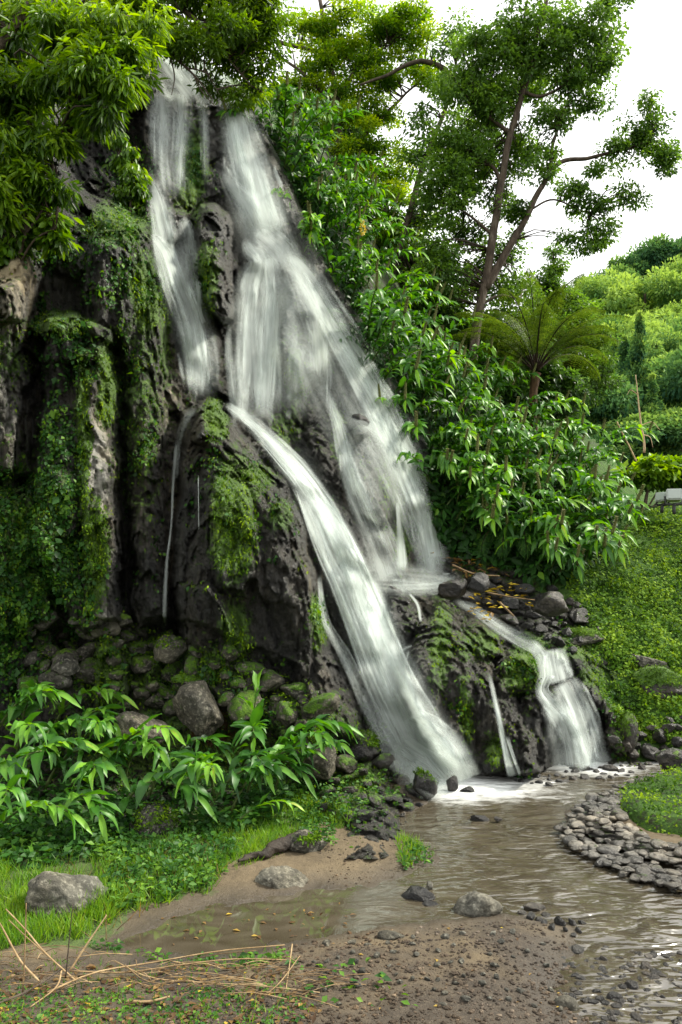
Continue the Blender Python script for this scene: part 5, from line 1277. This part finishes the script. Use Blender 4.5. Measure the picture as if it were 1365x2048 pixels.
B('small grey stone in the gravel left of the rounded cobble', 1030, 2022, 20, 14, 2.95, 'dry_rock', 0, .46, seed=60)
B('dark reddish stone on the gravel below the rounded boulder', 880, 1905, 11, 9, 3.4, 'wet_rock', 0, .5, seed=61)
B('flat dark stone at the water edge right of the rounded boulder', 1070, 1818, 24, 13, 3.85, 'wet_rock', 0, .45, seed=62)
B('dark stone in the grass under the dry stalks at the left', 128, 1878, 18, 13, 3.5, 'wet_rock', .1, .5, seed=63)
B('mossy rock topped with bright moss on the slope at the right edge', 1318, 1372, 64, 40, 7.55, 'wet_rock', 1.0, .4, seed=64)
B('mossy stepped rock right of the small cascade', 1250, 1462, 26, 42, 6.85, 'wet_rock', .75, .42, seed=65)

RV = {}
def rock_variant(mat, moss, k):
    key = (mat, moss, k)
    if key not in RV:
        RV[key] = boulder_mb(500 + k * 13 + int(moss * 10), 4, (1, 0.85, 0.72), moss, 0.38 + 0.05 * (k % 4), 0, 10).build('rock', M[mat], link=False).data
    return RV[key]
def scatter_rocks(poly, n, rmin, rmax, mat, moss, label, group, surf, sink=0.3, gap=1.2, name='rock', cat='rock'):
    done = []
    for c in sample_poly(poly, n * 12):
        r = rng.uniform(rmin, rmax) ** 1.0 if rng.random() < .5 else rng.uniform(rmin, (rmin + rmax) / 2)
        if any((c[0] - e[0]) ** 2 + ((c[1] - e[1]) * 1.3) ** 2 < ((r + e[2]) * gap) ** 2 for e in done): continue
        done.append((c[0], c[1], r))
        if len(done) >= n: break
    for k, (x, y, r) in enumerate(done):
        if surf == 'cliff': d = float(samp(D1, np.array([x]), np.array([y]))[0]); p = P(x, y, d)
        elif surf == 'bank': p = front(x, y)[0]
        else:
            p = G(x, y); p = np.array([p[0], p[1], gz(p[0], p[1]) if surf == 'ground' else -0.01])
        s = r * p[1] / F
        o = bpy.data.objects.new(name, rock_variant(mat, moss, k % 7)); COL.objects.link(o)
        o.location = (p[0], p[1] - (s * .3 if surf in ('cliff', 'bank') else 0), p[2] + s * (0.6 - sink))
        o.rotation_euler = (rng.normal() * .3, rng.normal() * .3, rng.uniform(0, 6.28)); o.scale = (s * rng.uniform(.9, 1.35), s * rng.uniform(.8, 1.1), s * rng.uniform(.75, 1.15))
        tag(o, label, cat, group)
scatter_rocks([(600, 1480), (680, 1470), (760, 1510), (830, 1570), (840, 1615), (760, 1640), (660, 1640), (630, 1600)], 75, 12, 34, 'wet_rock', .45, 'dark mossy rock in the rubble between the ginger clump and the main fall', 'rubble left of the foot of the main fall', 'cliff', .2, .85)
scatter_rocks([(880, 1180), (960, 1160), (1060, 1170), (1130, 1190), (1200, 1260), (1150, 1310), (1060, 1270), (980, 1250)], 60, 8, 26, 'wet_rock', .12, 'dark wet rock in the rubble on the ledge above the small cascade', 'rubble on the rock ledge', 'bank', .2, .85)
scatter_rocks([(60, 1250), (180, 1230), (330, 1270), (520, 1330), (640, 1420), (600, 1500), (400, 1420), (250, 1420), (60, 1390)], 90, 15, 50, 'dry_rock', .6, 'mossy brown rock in the shaded rubble at the foot of the left cliff', 'rubble at the foot of the left cliff', 'cliff', .3, .72)
scatter_rocks([(1030, 1560), (1110, 1545), (1180, 1537), (1300, 1528), (1290, 1548), (1180, 1562), (1080, 1575)], 46, 5, 15, 'wet_rock', 0, 'low black stone in the row across the far edge of the pool', 'stones across the far edge of the pool', 'water', .35, .8, 'stone', 'stone')
scatter_rocks([(1200, 1490), (1365, 1430), (1480, 1450), (1400, 1510), (1250, 1522)], 34, 9, 22, 'wet_rock', .15, 'dark rock on the shore between the small cascade and the right edge', 'rocks on the shore right of the small cascade', 'bank', .2, .85)
scatter_rocks([(640, 1640), (760, 1600), (850, 1600), (830, 1640), (720, 1660)], 30, 4, 11, 'wet_rock', 0, 'small dark stone on the wet shore below the mossy rubble', 'small stones on the left shore', 'ground', .3, .9, 'stone', 'stone')
scatter_rocks([(1040, 1820), (1110, 1815), (1180, 1850), (1150, 1880), (1060, 1850)], 16, 6, 16, 'wet_rock', 0, 'dark wet stone at the tip of the gravel beside the stream', 'stones at the tip of the gravel', 'ground', .3, .9, 'stone', 'stone')
scatter_rocks([(1120, 1890), (1365, 1900), (1365, 2040), (1150, 2046)], 60, 7, 20, 'wet_rock', 0, 'wet dark stone breaking the shallow water at the bottom right', 'stones in the shallows at the bottom right', 'water', .45, 1.15, 'stone', 'stone')
scatter_rocks([(640, 1900), (1080, 1870), (1130, 2040), (600, 2044)], 60, 5, 12, 'dry_rock', 0, 'small grey stone scattered on the foreground gravel', 'stones on the foreground gravel', 'ground', .3, 1.6, 'stone', 'stone')

# gravel: thousands of chips, one object
def gravel(poly, n, smin, smax, mat, label, z='ground', name='gravel'):
    v0, f0 = ico(1)
    q = sample_poly(poly, n); p = G(q[:, 0], q[:, 1])
    clu = fbm(np.stack([q[:, 0] / 60, q[:, 1] / 26, 0 * q[:, 0]], -1), 3)
    s = smin * (smax / smin) ** (rng.random(n) ** 2.2)
    p[:, 2] = (gz(p[:, 0], p[:, 1]) if z == 'ground' else -0.005) + s * 0.15
    kp = clu > rng.normal(size=n) * 0.25 - 0.15
    p, s = p[kp], s[kp]; n = len(p)
    a = rng.uniform(0, 6.28, n); ca, sa = np.cos(a), np.sin(a)
    sc = np.stack([s * rng.uniform(.8, 1.4, n), s * rng.uniform(.7, 1.1, n), s * rng.uniform(.45, .9, n)], -1)
    vv = v0[None] * (1 + rng.normal(size=(n, len(v0), 1)) * 0.13) * sc[:, None]
    vv = np.stack([vv[..., 0] * ca[:, None] - vv[..., 1] * sa[:, None], vv[..., 0] * sa[:, None] + vv[..., 1] * ca[:, None], vv[..., 2]], -1) + p[:, None]
    mb = MB(); mb.add(vv.reshape(-1, 3), [(f0[None] + (np.arange(n) * len(v0))[:, None, None]).reshape(-1, 3)], np.repeat(np.clip(rng.normal(0.42, 0.13, n), 0, 1), len(v0)))
    o = mb.build(name, M[mat], smooth=False); o['kind'] = 'stuff'; o['label'] = label
gravel([(560, 1900), (800, 1860), (1010, 1845), (1110, 1850), (1150, 1900), (1140, 1980), (1210, 2080), (1200, 2170), (200, 2180), (420, 2050)], 9500, 0.0022, 0.012, 'gravel', 'loose gravel on the foreground bank')
gravel([(1060, 1850), (1150, 1890), (1380, 1910), (1380, 2080), (1150, 2080)], 800, 0.004, 0.022, 'wet_rock', 'wet gravel in the shallows', 'water')
gravel([(620, 1660), (760, 1610), (850, 1620), (860, 1690), (800, 1760), (640, 1780)], 900, 0.002, 0.008, 'gravel', 'gravel specks on the sandy bank')

# ------------------------------------------------------------------ stone kerb and the planted bed inside it
KERB = [(1325, 1548), (1250, 1570), (1170, 1602), (1122, 1640), (1126, 1664), (1190, 1700), (1280, 1738), (1370, 1762), (1700, 1830), (1700, 1730), (1365, 1692), (1295, 1678), (1245, 1645), (1232, 1612), (1262, 1590), (1340, 1565)]
KW = gpoly(KERB)
kq = sample_poly(KERB, 7000); kp_ = G(kq[:, 0], kq[:, 1], 0.08)
stones = []
for p in kp_:
    r = rng.uniform(0.02, 0.05)
    if all((p[0] - e[0]) ** 2 + (p[1] - e[1]) ** 2 > (0.66 * (r + e[2])) ** 2 for e in stones):
        stones.append((p[0], p[1], r))
mb = MB()
for k, (x, y, r) in enumerate(stones):
    v, f = rock_shape(900 + k, 3, 9, 22, 0.09)
    a = rng.uniform(0, 6.28); ca, sa = math.cos(a), math.sin(a)
    v = v * np.array([r * rng.uniform(1, 1.3), r, r * rng.uniform(.38, .55)]); v = np.stack([v[:, 0] * ca - v[:, 1] * sa, v[:, 0] * sa + v[:, 1] * ca, v[:, 2]], -1)
    e = float(sdf(np.array([x]), np.array([y]), STREAM)[0])
    mb.add(v + np.array([x, y, 0.03 + 0.055 * min(1, max(0, e + .02) / .12) + rng.normal() * .01]), [f], rng.uniform(.38, .62), 0.12)
    if e < 0.1:
        mb.add(v * 1.0 + np.array([x + rng.normal() * .01, y, -0.05]), [f], rng.uniform(.3, .5), 0.1)
kx = np.arange(1.0, 5.0, .03); ky = np.arange(3.3, 6.6, .03); KX, KY = np.meshgrid(kx, ky)
ks = sdf(KX, KY, KW); kk = ks < -0.03; kc = kk[:-1, :-1] & kk[1:, :-1] & kk[1:, 1:] & kk[:-1, 1:]
mb.add(np.stack([KX, KY, 0.045 + 0 * KX], -1).reshape(-1, 3), [grid_faces(len(ky), len(kx), kc)[:, ::-1]], 0.2, 0.3)
o = mb.build('stone_kerb', M['kerb_stone']); tag(o, 'low curved kerb of rounded wet cobbles along the right side of the stream', 'kerb')
BED = gpoly([(1236, 1610), (1246, 1645), (1298, 1678), (1365, 1690), (1500, 1712), (1800, 1740), (1900, 1640), (1500, 1560), (1340, 1572), (1268, 1592)])
ex = np.arange(1.5, 6.6, .03); ey = np.arange(3.9, 6.9, .03); EX, EY = np.meshgrid(ex, ey)
es = sdf(EX, EY, BED) - 0.07; eh = 0.17 * np.clip(-es / 0.12, 0, 1) ** 0.6 - 0.04 + 0.05 * fbm(np.stack([EX, EY, 0 * EX], -1) * 3, 3)
kk = es < 0.02; kc = kk[:-1, :-1] & kk[1:, :-1] & kk[1:, 1:] & kk[:-1, 1:]
root = thing('planted_bed', 'raised mossy bed of low leafy plants inside the curved cobble kerb', 'plant bed', (1.9, 4.9, 0.0))
EP = np.stack([EX, EY, eh], -1)
mb = MB(); mb.add(EP.reshape(-1, 3), [grid_faces(len(ey), len(ex), kc)[:, ::-1]], .4, .7); mb.build('soil', M['soil'], root, (1.9, 4.9, 0))
jj, ii = np.nonzero(es < 0.0)
sl = rng.choice(len(jj), 9000); c = EP[jj[sl], ii[sl]] + rng.normal(size=(9000, 3)) * .015
gr_ = np.stack([-np.gradient(eh, axis=1) / .03, -np.gradient(eh, axis=0) / .03, np.ones_like(eh)], -1); gn = norm(gr_)[jj[sl], ii[sl]]
mb = MB(); nn = norm(gn + rng.normal(size=(9000, 3)) * .5); dd = rng.normal(size=(9000, 3)) + np.array([0, -.3, -.4])
tnt = np.clip(0.5 + 0.8 * fbm(c * 4, 3) + rng.normal(size=9000) * .15, 0, 1)
leaves(mb, c + gn * .01, dd, nn, rng.uniform(.012, .032, 9000), rng.uniform(.009, .02, 9000), tnt); mb.build('foliage', M['mound_leaf'], root, (1.9, 4.9, 0))

# ------------------------------------------------------------------ grass, weeds, litter
def grass(poly, n, hmin, hmax, width, label, thin=-0.3, mat='grass', tint=0.5, name='grass', lean=0.45, surf='ground'):
    q = sample_poly(poly, n)
    dn = fbm(np.stack([q[:, 0] / 40, q[:, 1] / 18, 0 * q[:, 0] + 2], -1), 3)
    q = q[dn > thin + rng.normal(size=n) * .12]; n = len(q)
    if surf == 'ground':
        p = G(q[:, 0], q[:, 1]); p[:, 2] = gz(p[:, 0], p[:, 1]) - .004
        ok_ = p[:, 2] > 0.004; p = p[ok_]; n = len(p)
    else:
        d = samp(D1, q[:, 0], q[:, 1]); p = P(q[:, 0], q[:, 1], d)
    d = norm(np.array([0, 0, 1.0]) + rng.normal(size=(n, 3)) * lean * np.array([1, 1, .2]))
    hgt = rng.uniform(hmin, hmax, n) * (1 + 0.4 * fbm(p * 3, 2))
    tn = np.clip(tint + 0.5 * fbm(p * 2.2, 3) + rng.normal(size=n) * .15, 0, 1)
    mb = MB(); leaves(mb, p, d, rand_dirs(n) * np.array([1, 1, .2]), hgt, width, tn, 'blade')
    o = mb.build(name, M[mat]); o['kind'] = 'stuff'; o['label'] = label
grass([(-250, 1760), (60, 1770), (220, 1800), (250, 1830), (170, 1890), (100, 1905), (0, 1925), (-250, 1950)], 9000, .03, .10, .005, 'bright short grass at the lower left', -.25, tint=.6)
grass([(180, 1740), (300, 1690), (440, 1680), (470, 1740), (420, 1795), (330, 1820), (230, 1850), (200, 1830)], 2600, .02, .09, .005, 'rough grass and weeds beside the puddle', -.35, tint=.42)
grass([(-250, 1660), (200, 1680), (270, 1730), (220, 1800), (60, 1775), (-250, 1770)], 1500, .03, .09, .005, 'tall grass under the lower left ginger clump', -.1, tint=.42)
grass([(450, 1640), (620, 1600), (680, 1640), (560, 1700), (470, 1740), (430, 1700)], 3500, .02, .08, .005, 'grass along the edge of the sandy bank below the rubble', -.35, tint=.55)
grass([(200, 1740), (440, 1690), (470, 1760), (330, 1825), (170, 1895), (60, 1790)], 350, .04, .13, .004, 'straggling yellowed stems in the grass', -.1, 'litter', .2, 'dry_grass', .7)
grass([(430, 1720), (560, 1690), (680, 1640), (690, 1655), (560, 1730), (470, 1760)], 1200, .015, .05, .004, 'thin yellow green grass on the sandy bank', .0, tint=.65)
grass([(795, 1690), (830, 1650), (850, 1690), (885, 1720), (835, 1745), (800, 1735)], 900, .02, .09, .006, 'green tuft of grass at the tip of the sandy bank', -.2, tint=.6)
grass([(590, 1600), (690, 1610), (700, 1660), (600, 1660)], 1200, .03, .09, .005, 'yellow green grass under the mossy rubble', -.3, tint=.75, surf='cliff')
grass([(0, 1930), (300, 1900), (560, 1900), (620, 2060), (560, 2180), (-200, 2190)], 3600, .008, .04, .004, 'sparse grass on the near mud', .05, tint=.5)
grass([(380, 1440), (450, 1430), (465, 1480), (440, 1500), (385, 1490)], 1300, .04, .11, .004, 'rusty dry grass clump under the big grey boulder', -.6, 'litter', .1, 'dry_grass', .6, 'cliff')
def weeds(poly, n, size, label, surf='ground', mat='creeper', tint=.55, hgt=.06, name='weeds', thin=-.2, cs=40):
    q = sample_poly(poly, n); dn = fbm(np.stack([q[:, 0] / cs, q[:, 1] / (cs * .45), 0 * q[:, 0] + 6], -1), 3); q = q[dn > thin + rng.normal(size=n) * .1]; n = len(q)
    if surf == 'ground':
        p = G(q[:, 0], q[:, 1]); p[:, 2] = gz(p[:, 0], p[:, 1]); p = p[p[:, 2] > 0.004]; n = len(p)
    else: p = P(q[:, 0], q[:, 1], samp(D1, q[:, 0], q[:, 1]))
    p[:, 2] += rng.random(n) * hgt
    mb = MB(); s = rng.uniform(.5, 1.3, n) * size
    if n == 0: return
    leaves(mb, p, rng.normal(size=(n, 3)) * np.array([1, 1, .4]), norm(rng.normal(size=(n, 3)) * .5 + np.array([0, -.2, 1])), s, s * .6, np.clip(tint + .4 * fbm(p * 4, 2) + rng.normal(size=n) * .15, 0, 1))
    o = mb.build(name, M[mat]); o['kind'] = 'stuff'; o['label'] = label
grass([(30, 1826), (235, 1832), (225, 1856), (40, 1856)], 1600, .03, .085, .005, 'grass growing up against the pointed boulder', -.6, tint=.55)
weeds([(60, 1250), (180, 1230), (330, 1270), (560, 1350), (640, 1430), (400, 1420), (60, 1390)], 3600, .03, 'moss over the rubble at the foot of the left cliff', 'cliff', 'moss_tuft', .5, .13, 'moss', -.05)
weeds([(-200, 1670), (250, 1680), (280, 1735), (60, 1770), (-200, 1765)], 2600, .05, 'broad weeds between the ginger clump and the grass', tint=.42, hgt=.07, thin=-.3)
weeds([(200, 1730), (300, 1680), (440, 1670), (480, 1720), (430, 1790), (330, 1815), (230, 1845)], 3200, .035, 'leafy weeds along the left of the puddle')
weeds([(-200, 1560), (560, 1590), (600, 1640), (480, 1700), (300, 1690), (100, 1730), (-200, 1740)], 6500, .055, 'low leafy undergrowth under the ginger clump', tint=.35, hgt=.14)
weeds([(500, 1560), (620, 1560), (700, 1620), (600, 1670), (480, 1690)], 1800, .035, 'leafy weeds at the foot of the rubble', 'cliff', tint=.6, hgt=.1)
weeds([(600, 1660), (670, 1660), (670, 1715), (610, 1720)], 500, .03, 'weeds growing round the stone beside the log', tint=.6)
weeds([(-100, 2000), (300, 2015), (560, 1990), (620, 2060), (560, 2180), (-200, 2190)], 4200, .018, 'low mossy weeds along the bottom edge', tint=.6, hgt=.012, thin=-.05)
weeds([(150, 1890), (330, 1890), (560, 1905), (600, 1960), (300, 1930)], 700, .028, 'small weeds on the mud behind the dry stalks', tint=.55, hgt=.02, thin=.0)
weeds([(640, 1500), (830, 1580), (780, 1640), (650, 1640)], 1500, .03, 'moss and weeds on the rubble beside the main fall', 'cliff', tint=.55, hgt=.05, thin=.05)
weeds([(600, 1960), (740, 1960), (860, 2048), (600, 2048)], 160, .04, 'few small weeds in the gravel', tint=.6, hgt=.05, thin=.1)
weeds([(820, 1700), (880, 1715), (840, 1750), (800, 1745)], 260, .03, 'weeds at the tip of the sandy bank', tint=.55)
def litter(poly, n, smin, smax, label, tint, surf='ground', z=0.004):
    q = sample_poly(poly, n)
    if surf == 'bank': p = front(q[:, 0], q[:, 1]) + np.array([0, -.10, .07])
    else:
        p = G(q[:, 0], q[:, 1]); p[:, 2] = np.maximum(gz(p[:, 0], p[:, 1]), 0.0) + z
    mb = MB(); s = rng.uniform(smin, smax, n)
    leaves(mb, p, rng.normal(size=(n, 3)) * np.array([1, 1, .12]), norm(rng.normal(size=(n, 3)) * .2 + np.array([0, 0, 1])), s, s * .5, np.clip(tint + rng.normal(size=n) * .25, 0, 1))
    o = mb.build('fallen_leaves', M['litter']); o['kind'] = 'stuff'; o['label'] = label
litter([(300, 1820), (700, 1800), (720, 1860), (560, 1885), (330, 1890)], 45, .012, .04, 'fallen leaves floating on the puddle', .28)
litter([(0, 1970), (560, 1930), (640, 2060), (600, 2190), (-100, 2190)], 1100, .012, .045, 'dead brown leaves under the dry stalks', .12)
litter([(620, 1860), (1120, 1850), (1150, 2048), (600, 2048)], 40, .012, .028, 'fallen leaves on the gravel', .25)
litter([(940, 1160), (1000, 1170), (1070, 1200), (1060, 1225), (1000, 1215), (980, 1260), (940, 1240)], 70, .05, .12, 'yellow fallen leaves on the rock ledge', .8, 'bank')
litter([(860, 1120), (960, 1130), (1010, 1160), (940, 1170)], 50, .05, .12, 'brown fallen leaves behind the rock ledge', .25, 'bank')

# ------------------------------------------------------------------ dry stalks in the foreground, log
def stalk(label, pts, r, mat='dead_wood', tint=.5, name='dry_stalk', cat='stalk', seg=7):
    a = np.array(pts, float); s = spline(a, 14 if r < .03 else 40); w = P(s[:, 0], s[:, 1], s[:, 2])
    g_ = gz(w[:, 0], w[:, 1]); w[:, 2] = np.maximum(w[:, 2], g_ + r * .6)
    mb = MB(); tube(mb, w, np.linspace(r, r * (.6 if r < .03 else .2), len(w)) * (.75 if r < .01 else 1) * (1 + .06 * rng.normal(size=len(w))), seg, tint)
    if r > .03: mb.v[0] = mb.v[0] + np.stack([fbm(mb.v[0] * 9 + k * 5, 4) for k in range(3)], -1) * r * .55
    o = mb.build(name, M[mat], None, w[0]); return tag(o, label, cat)
stalk('tall pale dry stalk leaning left, rising from the lower left corner heap', [(152, 1962, 3.0), (90, 1905, 3.05), (52, 1860, 3.1), (12, 1818, 3.15)], .0052, tint=.6)
stalk('pale dry stalk leaning left below the tallest one at the left edge', [(78, 1962, 2.95), (40, 1920, 3.0), (2, 1850, 3.05), (-20, 1820, 3.05)], .0058, tint=.6)
stalk('short pale stalk crossing behind the leaning stalks at the left', [(140, 1950, 3.05), (60, 1880, 3.1), (18, 1840, 3.15)], .004, tint=.55)
stalk('thin upright grey brown stalk at the left edge of the grass', [(46, 1985, 2.95), (50, 1900, 2.97), (53, 1806, 3.0)], .0042, tint=.42)
stalk('dark upright stalk rising from the knot of the lying stalks', [(132, 1955, 3.0), (138, 1890, 3.0), (146, 1808, 3.0)], .0036, 'dark_wood', .6)
stalk('pale stalk slanting right above the knot of the lying stalks', [(140, 1942, 3.05), (172, 1892, 3.1), (214, 1830, 3.15)], .0058, tint=.65)
stalk('short thin upright stalk in the grass right of the slanting stalk', [(213, 1880, 3.45), (212, 1828, 3.45)], .003, tint=.4)
stalk('long pale stalk arching over the mud to the tip of the heap', [(95, 1985, 2.9), (190, 1945, 3.05), (300, 1926, 3.15), (440, 1902, 3.2), (570, 1890, 3.2)], .0048, tint=.6)
stalk('long straight stalk lying across the near mud below the arching one', [(140, 1942, 3.05), (250, 1945, 3.1), (360, 1930, 3.1), (470, 1918, 3.15), (575, 1920, 3.2)], .0046, tint=.5)
stalk('long low stalk lying nearly flat toward the gravel', [(230, 1922, 3.15), (300, 1955, 3.05), (400, 1965, 3.05), (520, 1972, 3.0), (640, 1985, 2.95)], .004, tint=.65)
stalk('forked thin stalk bending down at the right of the heap', [(585, 1888, 3.2), (578, 1940, 3.1), (570, 1996, 2.95)], .0036, tint=.65)
stalk('thin stalk slanting up from the mud at the right end of the heap', [(520, 2000, 2.95), (560, 1965, 3.0), (600, 1912, 3.1)], .0036, tint=.6)
stalk('bent pale stalk sweeping down into the lower left corner', [(124, 1940, 3.02), (112, 1975, 2.92), (60, 2015, 2.8)], .0045, tint=.6)
stalk('dark stalk curving along the ground at the lower left', [(-10, 2010, 2.8), (60, 1980, 2.9), (125, 1938, 3.0)], .0055, 'dark_wood', .7)
stalk('short broken piece of pale wood on the brown leaves at the bottom', [(255, 2005, 2.85), (300, 2003, 2.85), (340, 1993, 2.87)], .008, tint=.6)
stalk('thin stalk crossing the long lying stalks in the middle', [(250, 1930, 3.1), (290, 1960, 3.05), (340, 1970, 3.0)], .0034, tint=.55)
stalk('dark fallen log with a tapering end on the sandy bank', [(605, 1690, 4.6), (580, 1698, 4.55), (555, 1708, 4.48), (520, 1728, 4.38), (474, 1748, 4.28)], .05, 'dark_wood', .35, 'log', 'log', 20)
stalk('reddish dead twig lying on the rock ledge behind the black rock', [(905, 1130, 7.95), (950, 1148, 7.85), (1000, 1152, 7.8)], .010, 'dead_wood', .35, 'twig', 'twig')
stalk('reddish twig lying across the rubble on the rock ledge', [(1000, 1205, 7.55), (1028, 1232, 7.45)], .013, 'dead_wood', .35, 'twig', 'twig')
stalk('long thin twig among the yellow leaves on the rock ledge', [(975, 1185, 7.6), (1030, 1195, 7.55), (1070, 1200, 7.5)], .009, 'dead_wood', .4, 'twig', 'twig')
# tangled dry stems: too many to count
mb = MB()
for k in range(90):
    x = rng.uniform(-40, 620); y = 1955 + rng.uniform(-20, 75) + 0.02 * abs(x - 100)
    c = G(x, y); a = rng.normal() * .6; ln = rng.uniform(.06, .28)
    e = c + np.array([math.cos(a), math.sin(a) * .6, 0]) * ln
    z0, z1 = rng.uniform(0, .04), rng.uniform(0, .05)
    pt = np.array([c, (c + e) / 2, e]); pt[:, 2] = gz(pt[:, 0], pt[:, 1]) + np.array([z0, (z0 + z1) / 2 + .015, z1])
    tube(mb, spline(pt, 5), .0016, 4, rng.uniform(.2, .7))
o = mb.build('dead_stems', M['dead_wood']); o['kind'] = 'stuff'; o['label'] = 'tangle of thin dead stems on the near ground'

# ------------------------------------------------------------------ floodlights on the mound
def solid(name, v, f, mat, parent, bev=0.01):
    import bmesh
    me = bpy.data.meshes.new(name); bm = bmesh.new()
    vs = [bm.verts.new(x) for x in v]
    for q in f: bm.faces.new([vs[i] for i in q])
    bmesh.ops.recalc_face_normals(bm, faces=bm.faces)
    if bev: bmesh.ops.bevel(bm, geom=bm.edges[:], offset=bev, segments=2, affect='EDGES')
    bm.to_mesh(me); bm.free(); me.materials.append(mat)
    for nm in ('tint', 'mask'):
        at = me.attributes.new(nm, 'FLOAT', 'POINT'); at.data.foreach_set('value', np.full(len(me.vertices), .5 if nm == 'tint' else 0.0, np.float32))
    o = bpy.data.objects.new(name, me); COL.objects.link(o); o.parent = parent
    return o
M['housing'] = plain_mat('lamp_housing', [(0.2, (0.3, 0.33, 0.3)), (0.8, (0.45, 0.48, 0.45))], 6, 0.45, 0.05)
M['bracket'] = plain_mat('lamp_bracket', [(0.2, (0.02, 0.02, 0.02)), (0.8, (0.05, 0.05, 0.05))], 6, 0.6, 0.1)
m_, nt, out = new_mat('lamp_glass'); b_ = N(nt, 'ShaderNodeBsdfPrincipled'); b_.inputs['Base Color'].default_value = (.33, .37, .34, 1); b_.inputs['Roughness'].default_value = .12
L(nt, b_.outputs[0], out.inputs['Surface']); M['lamp_glass'] = m_
BOXF = [(0, 1, 2, 3), (4, 5, 6, 7), (0, 1, 5, 4), (1, 2, 6, 5), (2, 3, 7, 6), (3, 0, 4, 7)]
def floodlight(label, px, py, d, yaw, s):
    root = thing('floodlight', label, 'floodlight', P(px, py, d))
    w, h, dp = .11 * s, .085 * s, .10 * s
    v = [(-w, -dp, -h), (w, -dp, -h), (w, -dp, h), (-w, -dp, h), (-w * .7, dp, -h * .75), (w * .7, dp, -h * .75), (w * .7, dp, h * .75), (-w * .7, dp, h * .75)]
    solid('housing', v, BOXF, M['housing'], root, .012 * s)
    g = .8
    v = [(-w * g, -dp - .008, -h * g), (w * g, -dp - .008, -h * g), (w * g, -dp - .008, h * g), (-w * g, -dp - .008, h * g), (-w * g, -dp + .01, -h * g), (w * g, -dp + .01, -h * g), (w * g, -dp + .01, h * g), (-w * g, -dp + .01, h * g)]
    solid('glass', v, BOXF, M['lamp_glass'], root, .004)
    mb = MB()
    for sx in (-1, 1): tube(mb, spline(np.array([(sx * w * 1.08, 0, 0), (sx * w * 1.08, 0, -h * 1.25), (sx * w * .5, 0, -h * 1.5)]), 8), .012, 6)
    tube(mb, np.array([(-w * .55, 0, -h * 1.5), (w * .55, 0, -h * 1.5)]), .014, 6); tube(mb, np.array([(0, 0, -h * 1.5), (0, 0, -h * 3.2)]), .02, 8)
    mb.build('bracket', M['bracket'], root)
    root.rotation_euler = (R(-12), 0, R(yaw))
floodlight('pale floodlight facing the fall on top of the mound, the larger of the pair', 1348, 992, 9.35, -18, .8)
floodlight('second smaller looking floodlight behind the larger one on the mound', 1327, 996, 9.5, -50, .66)
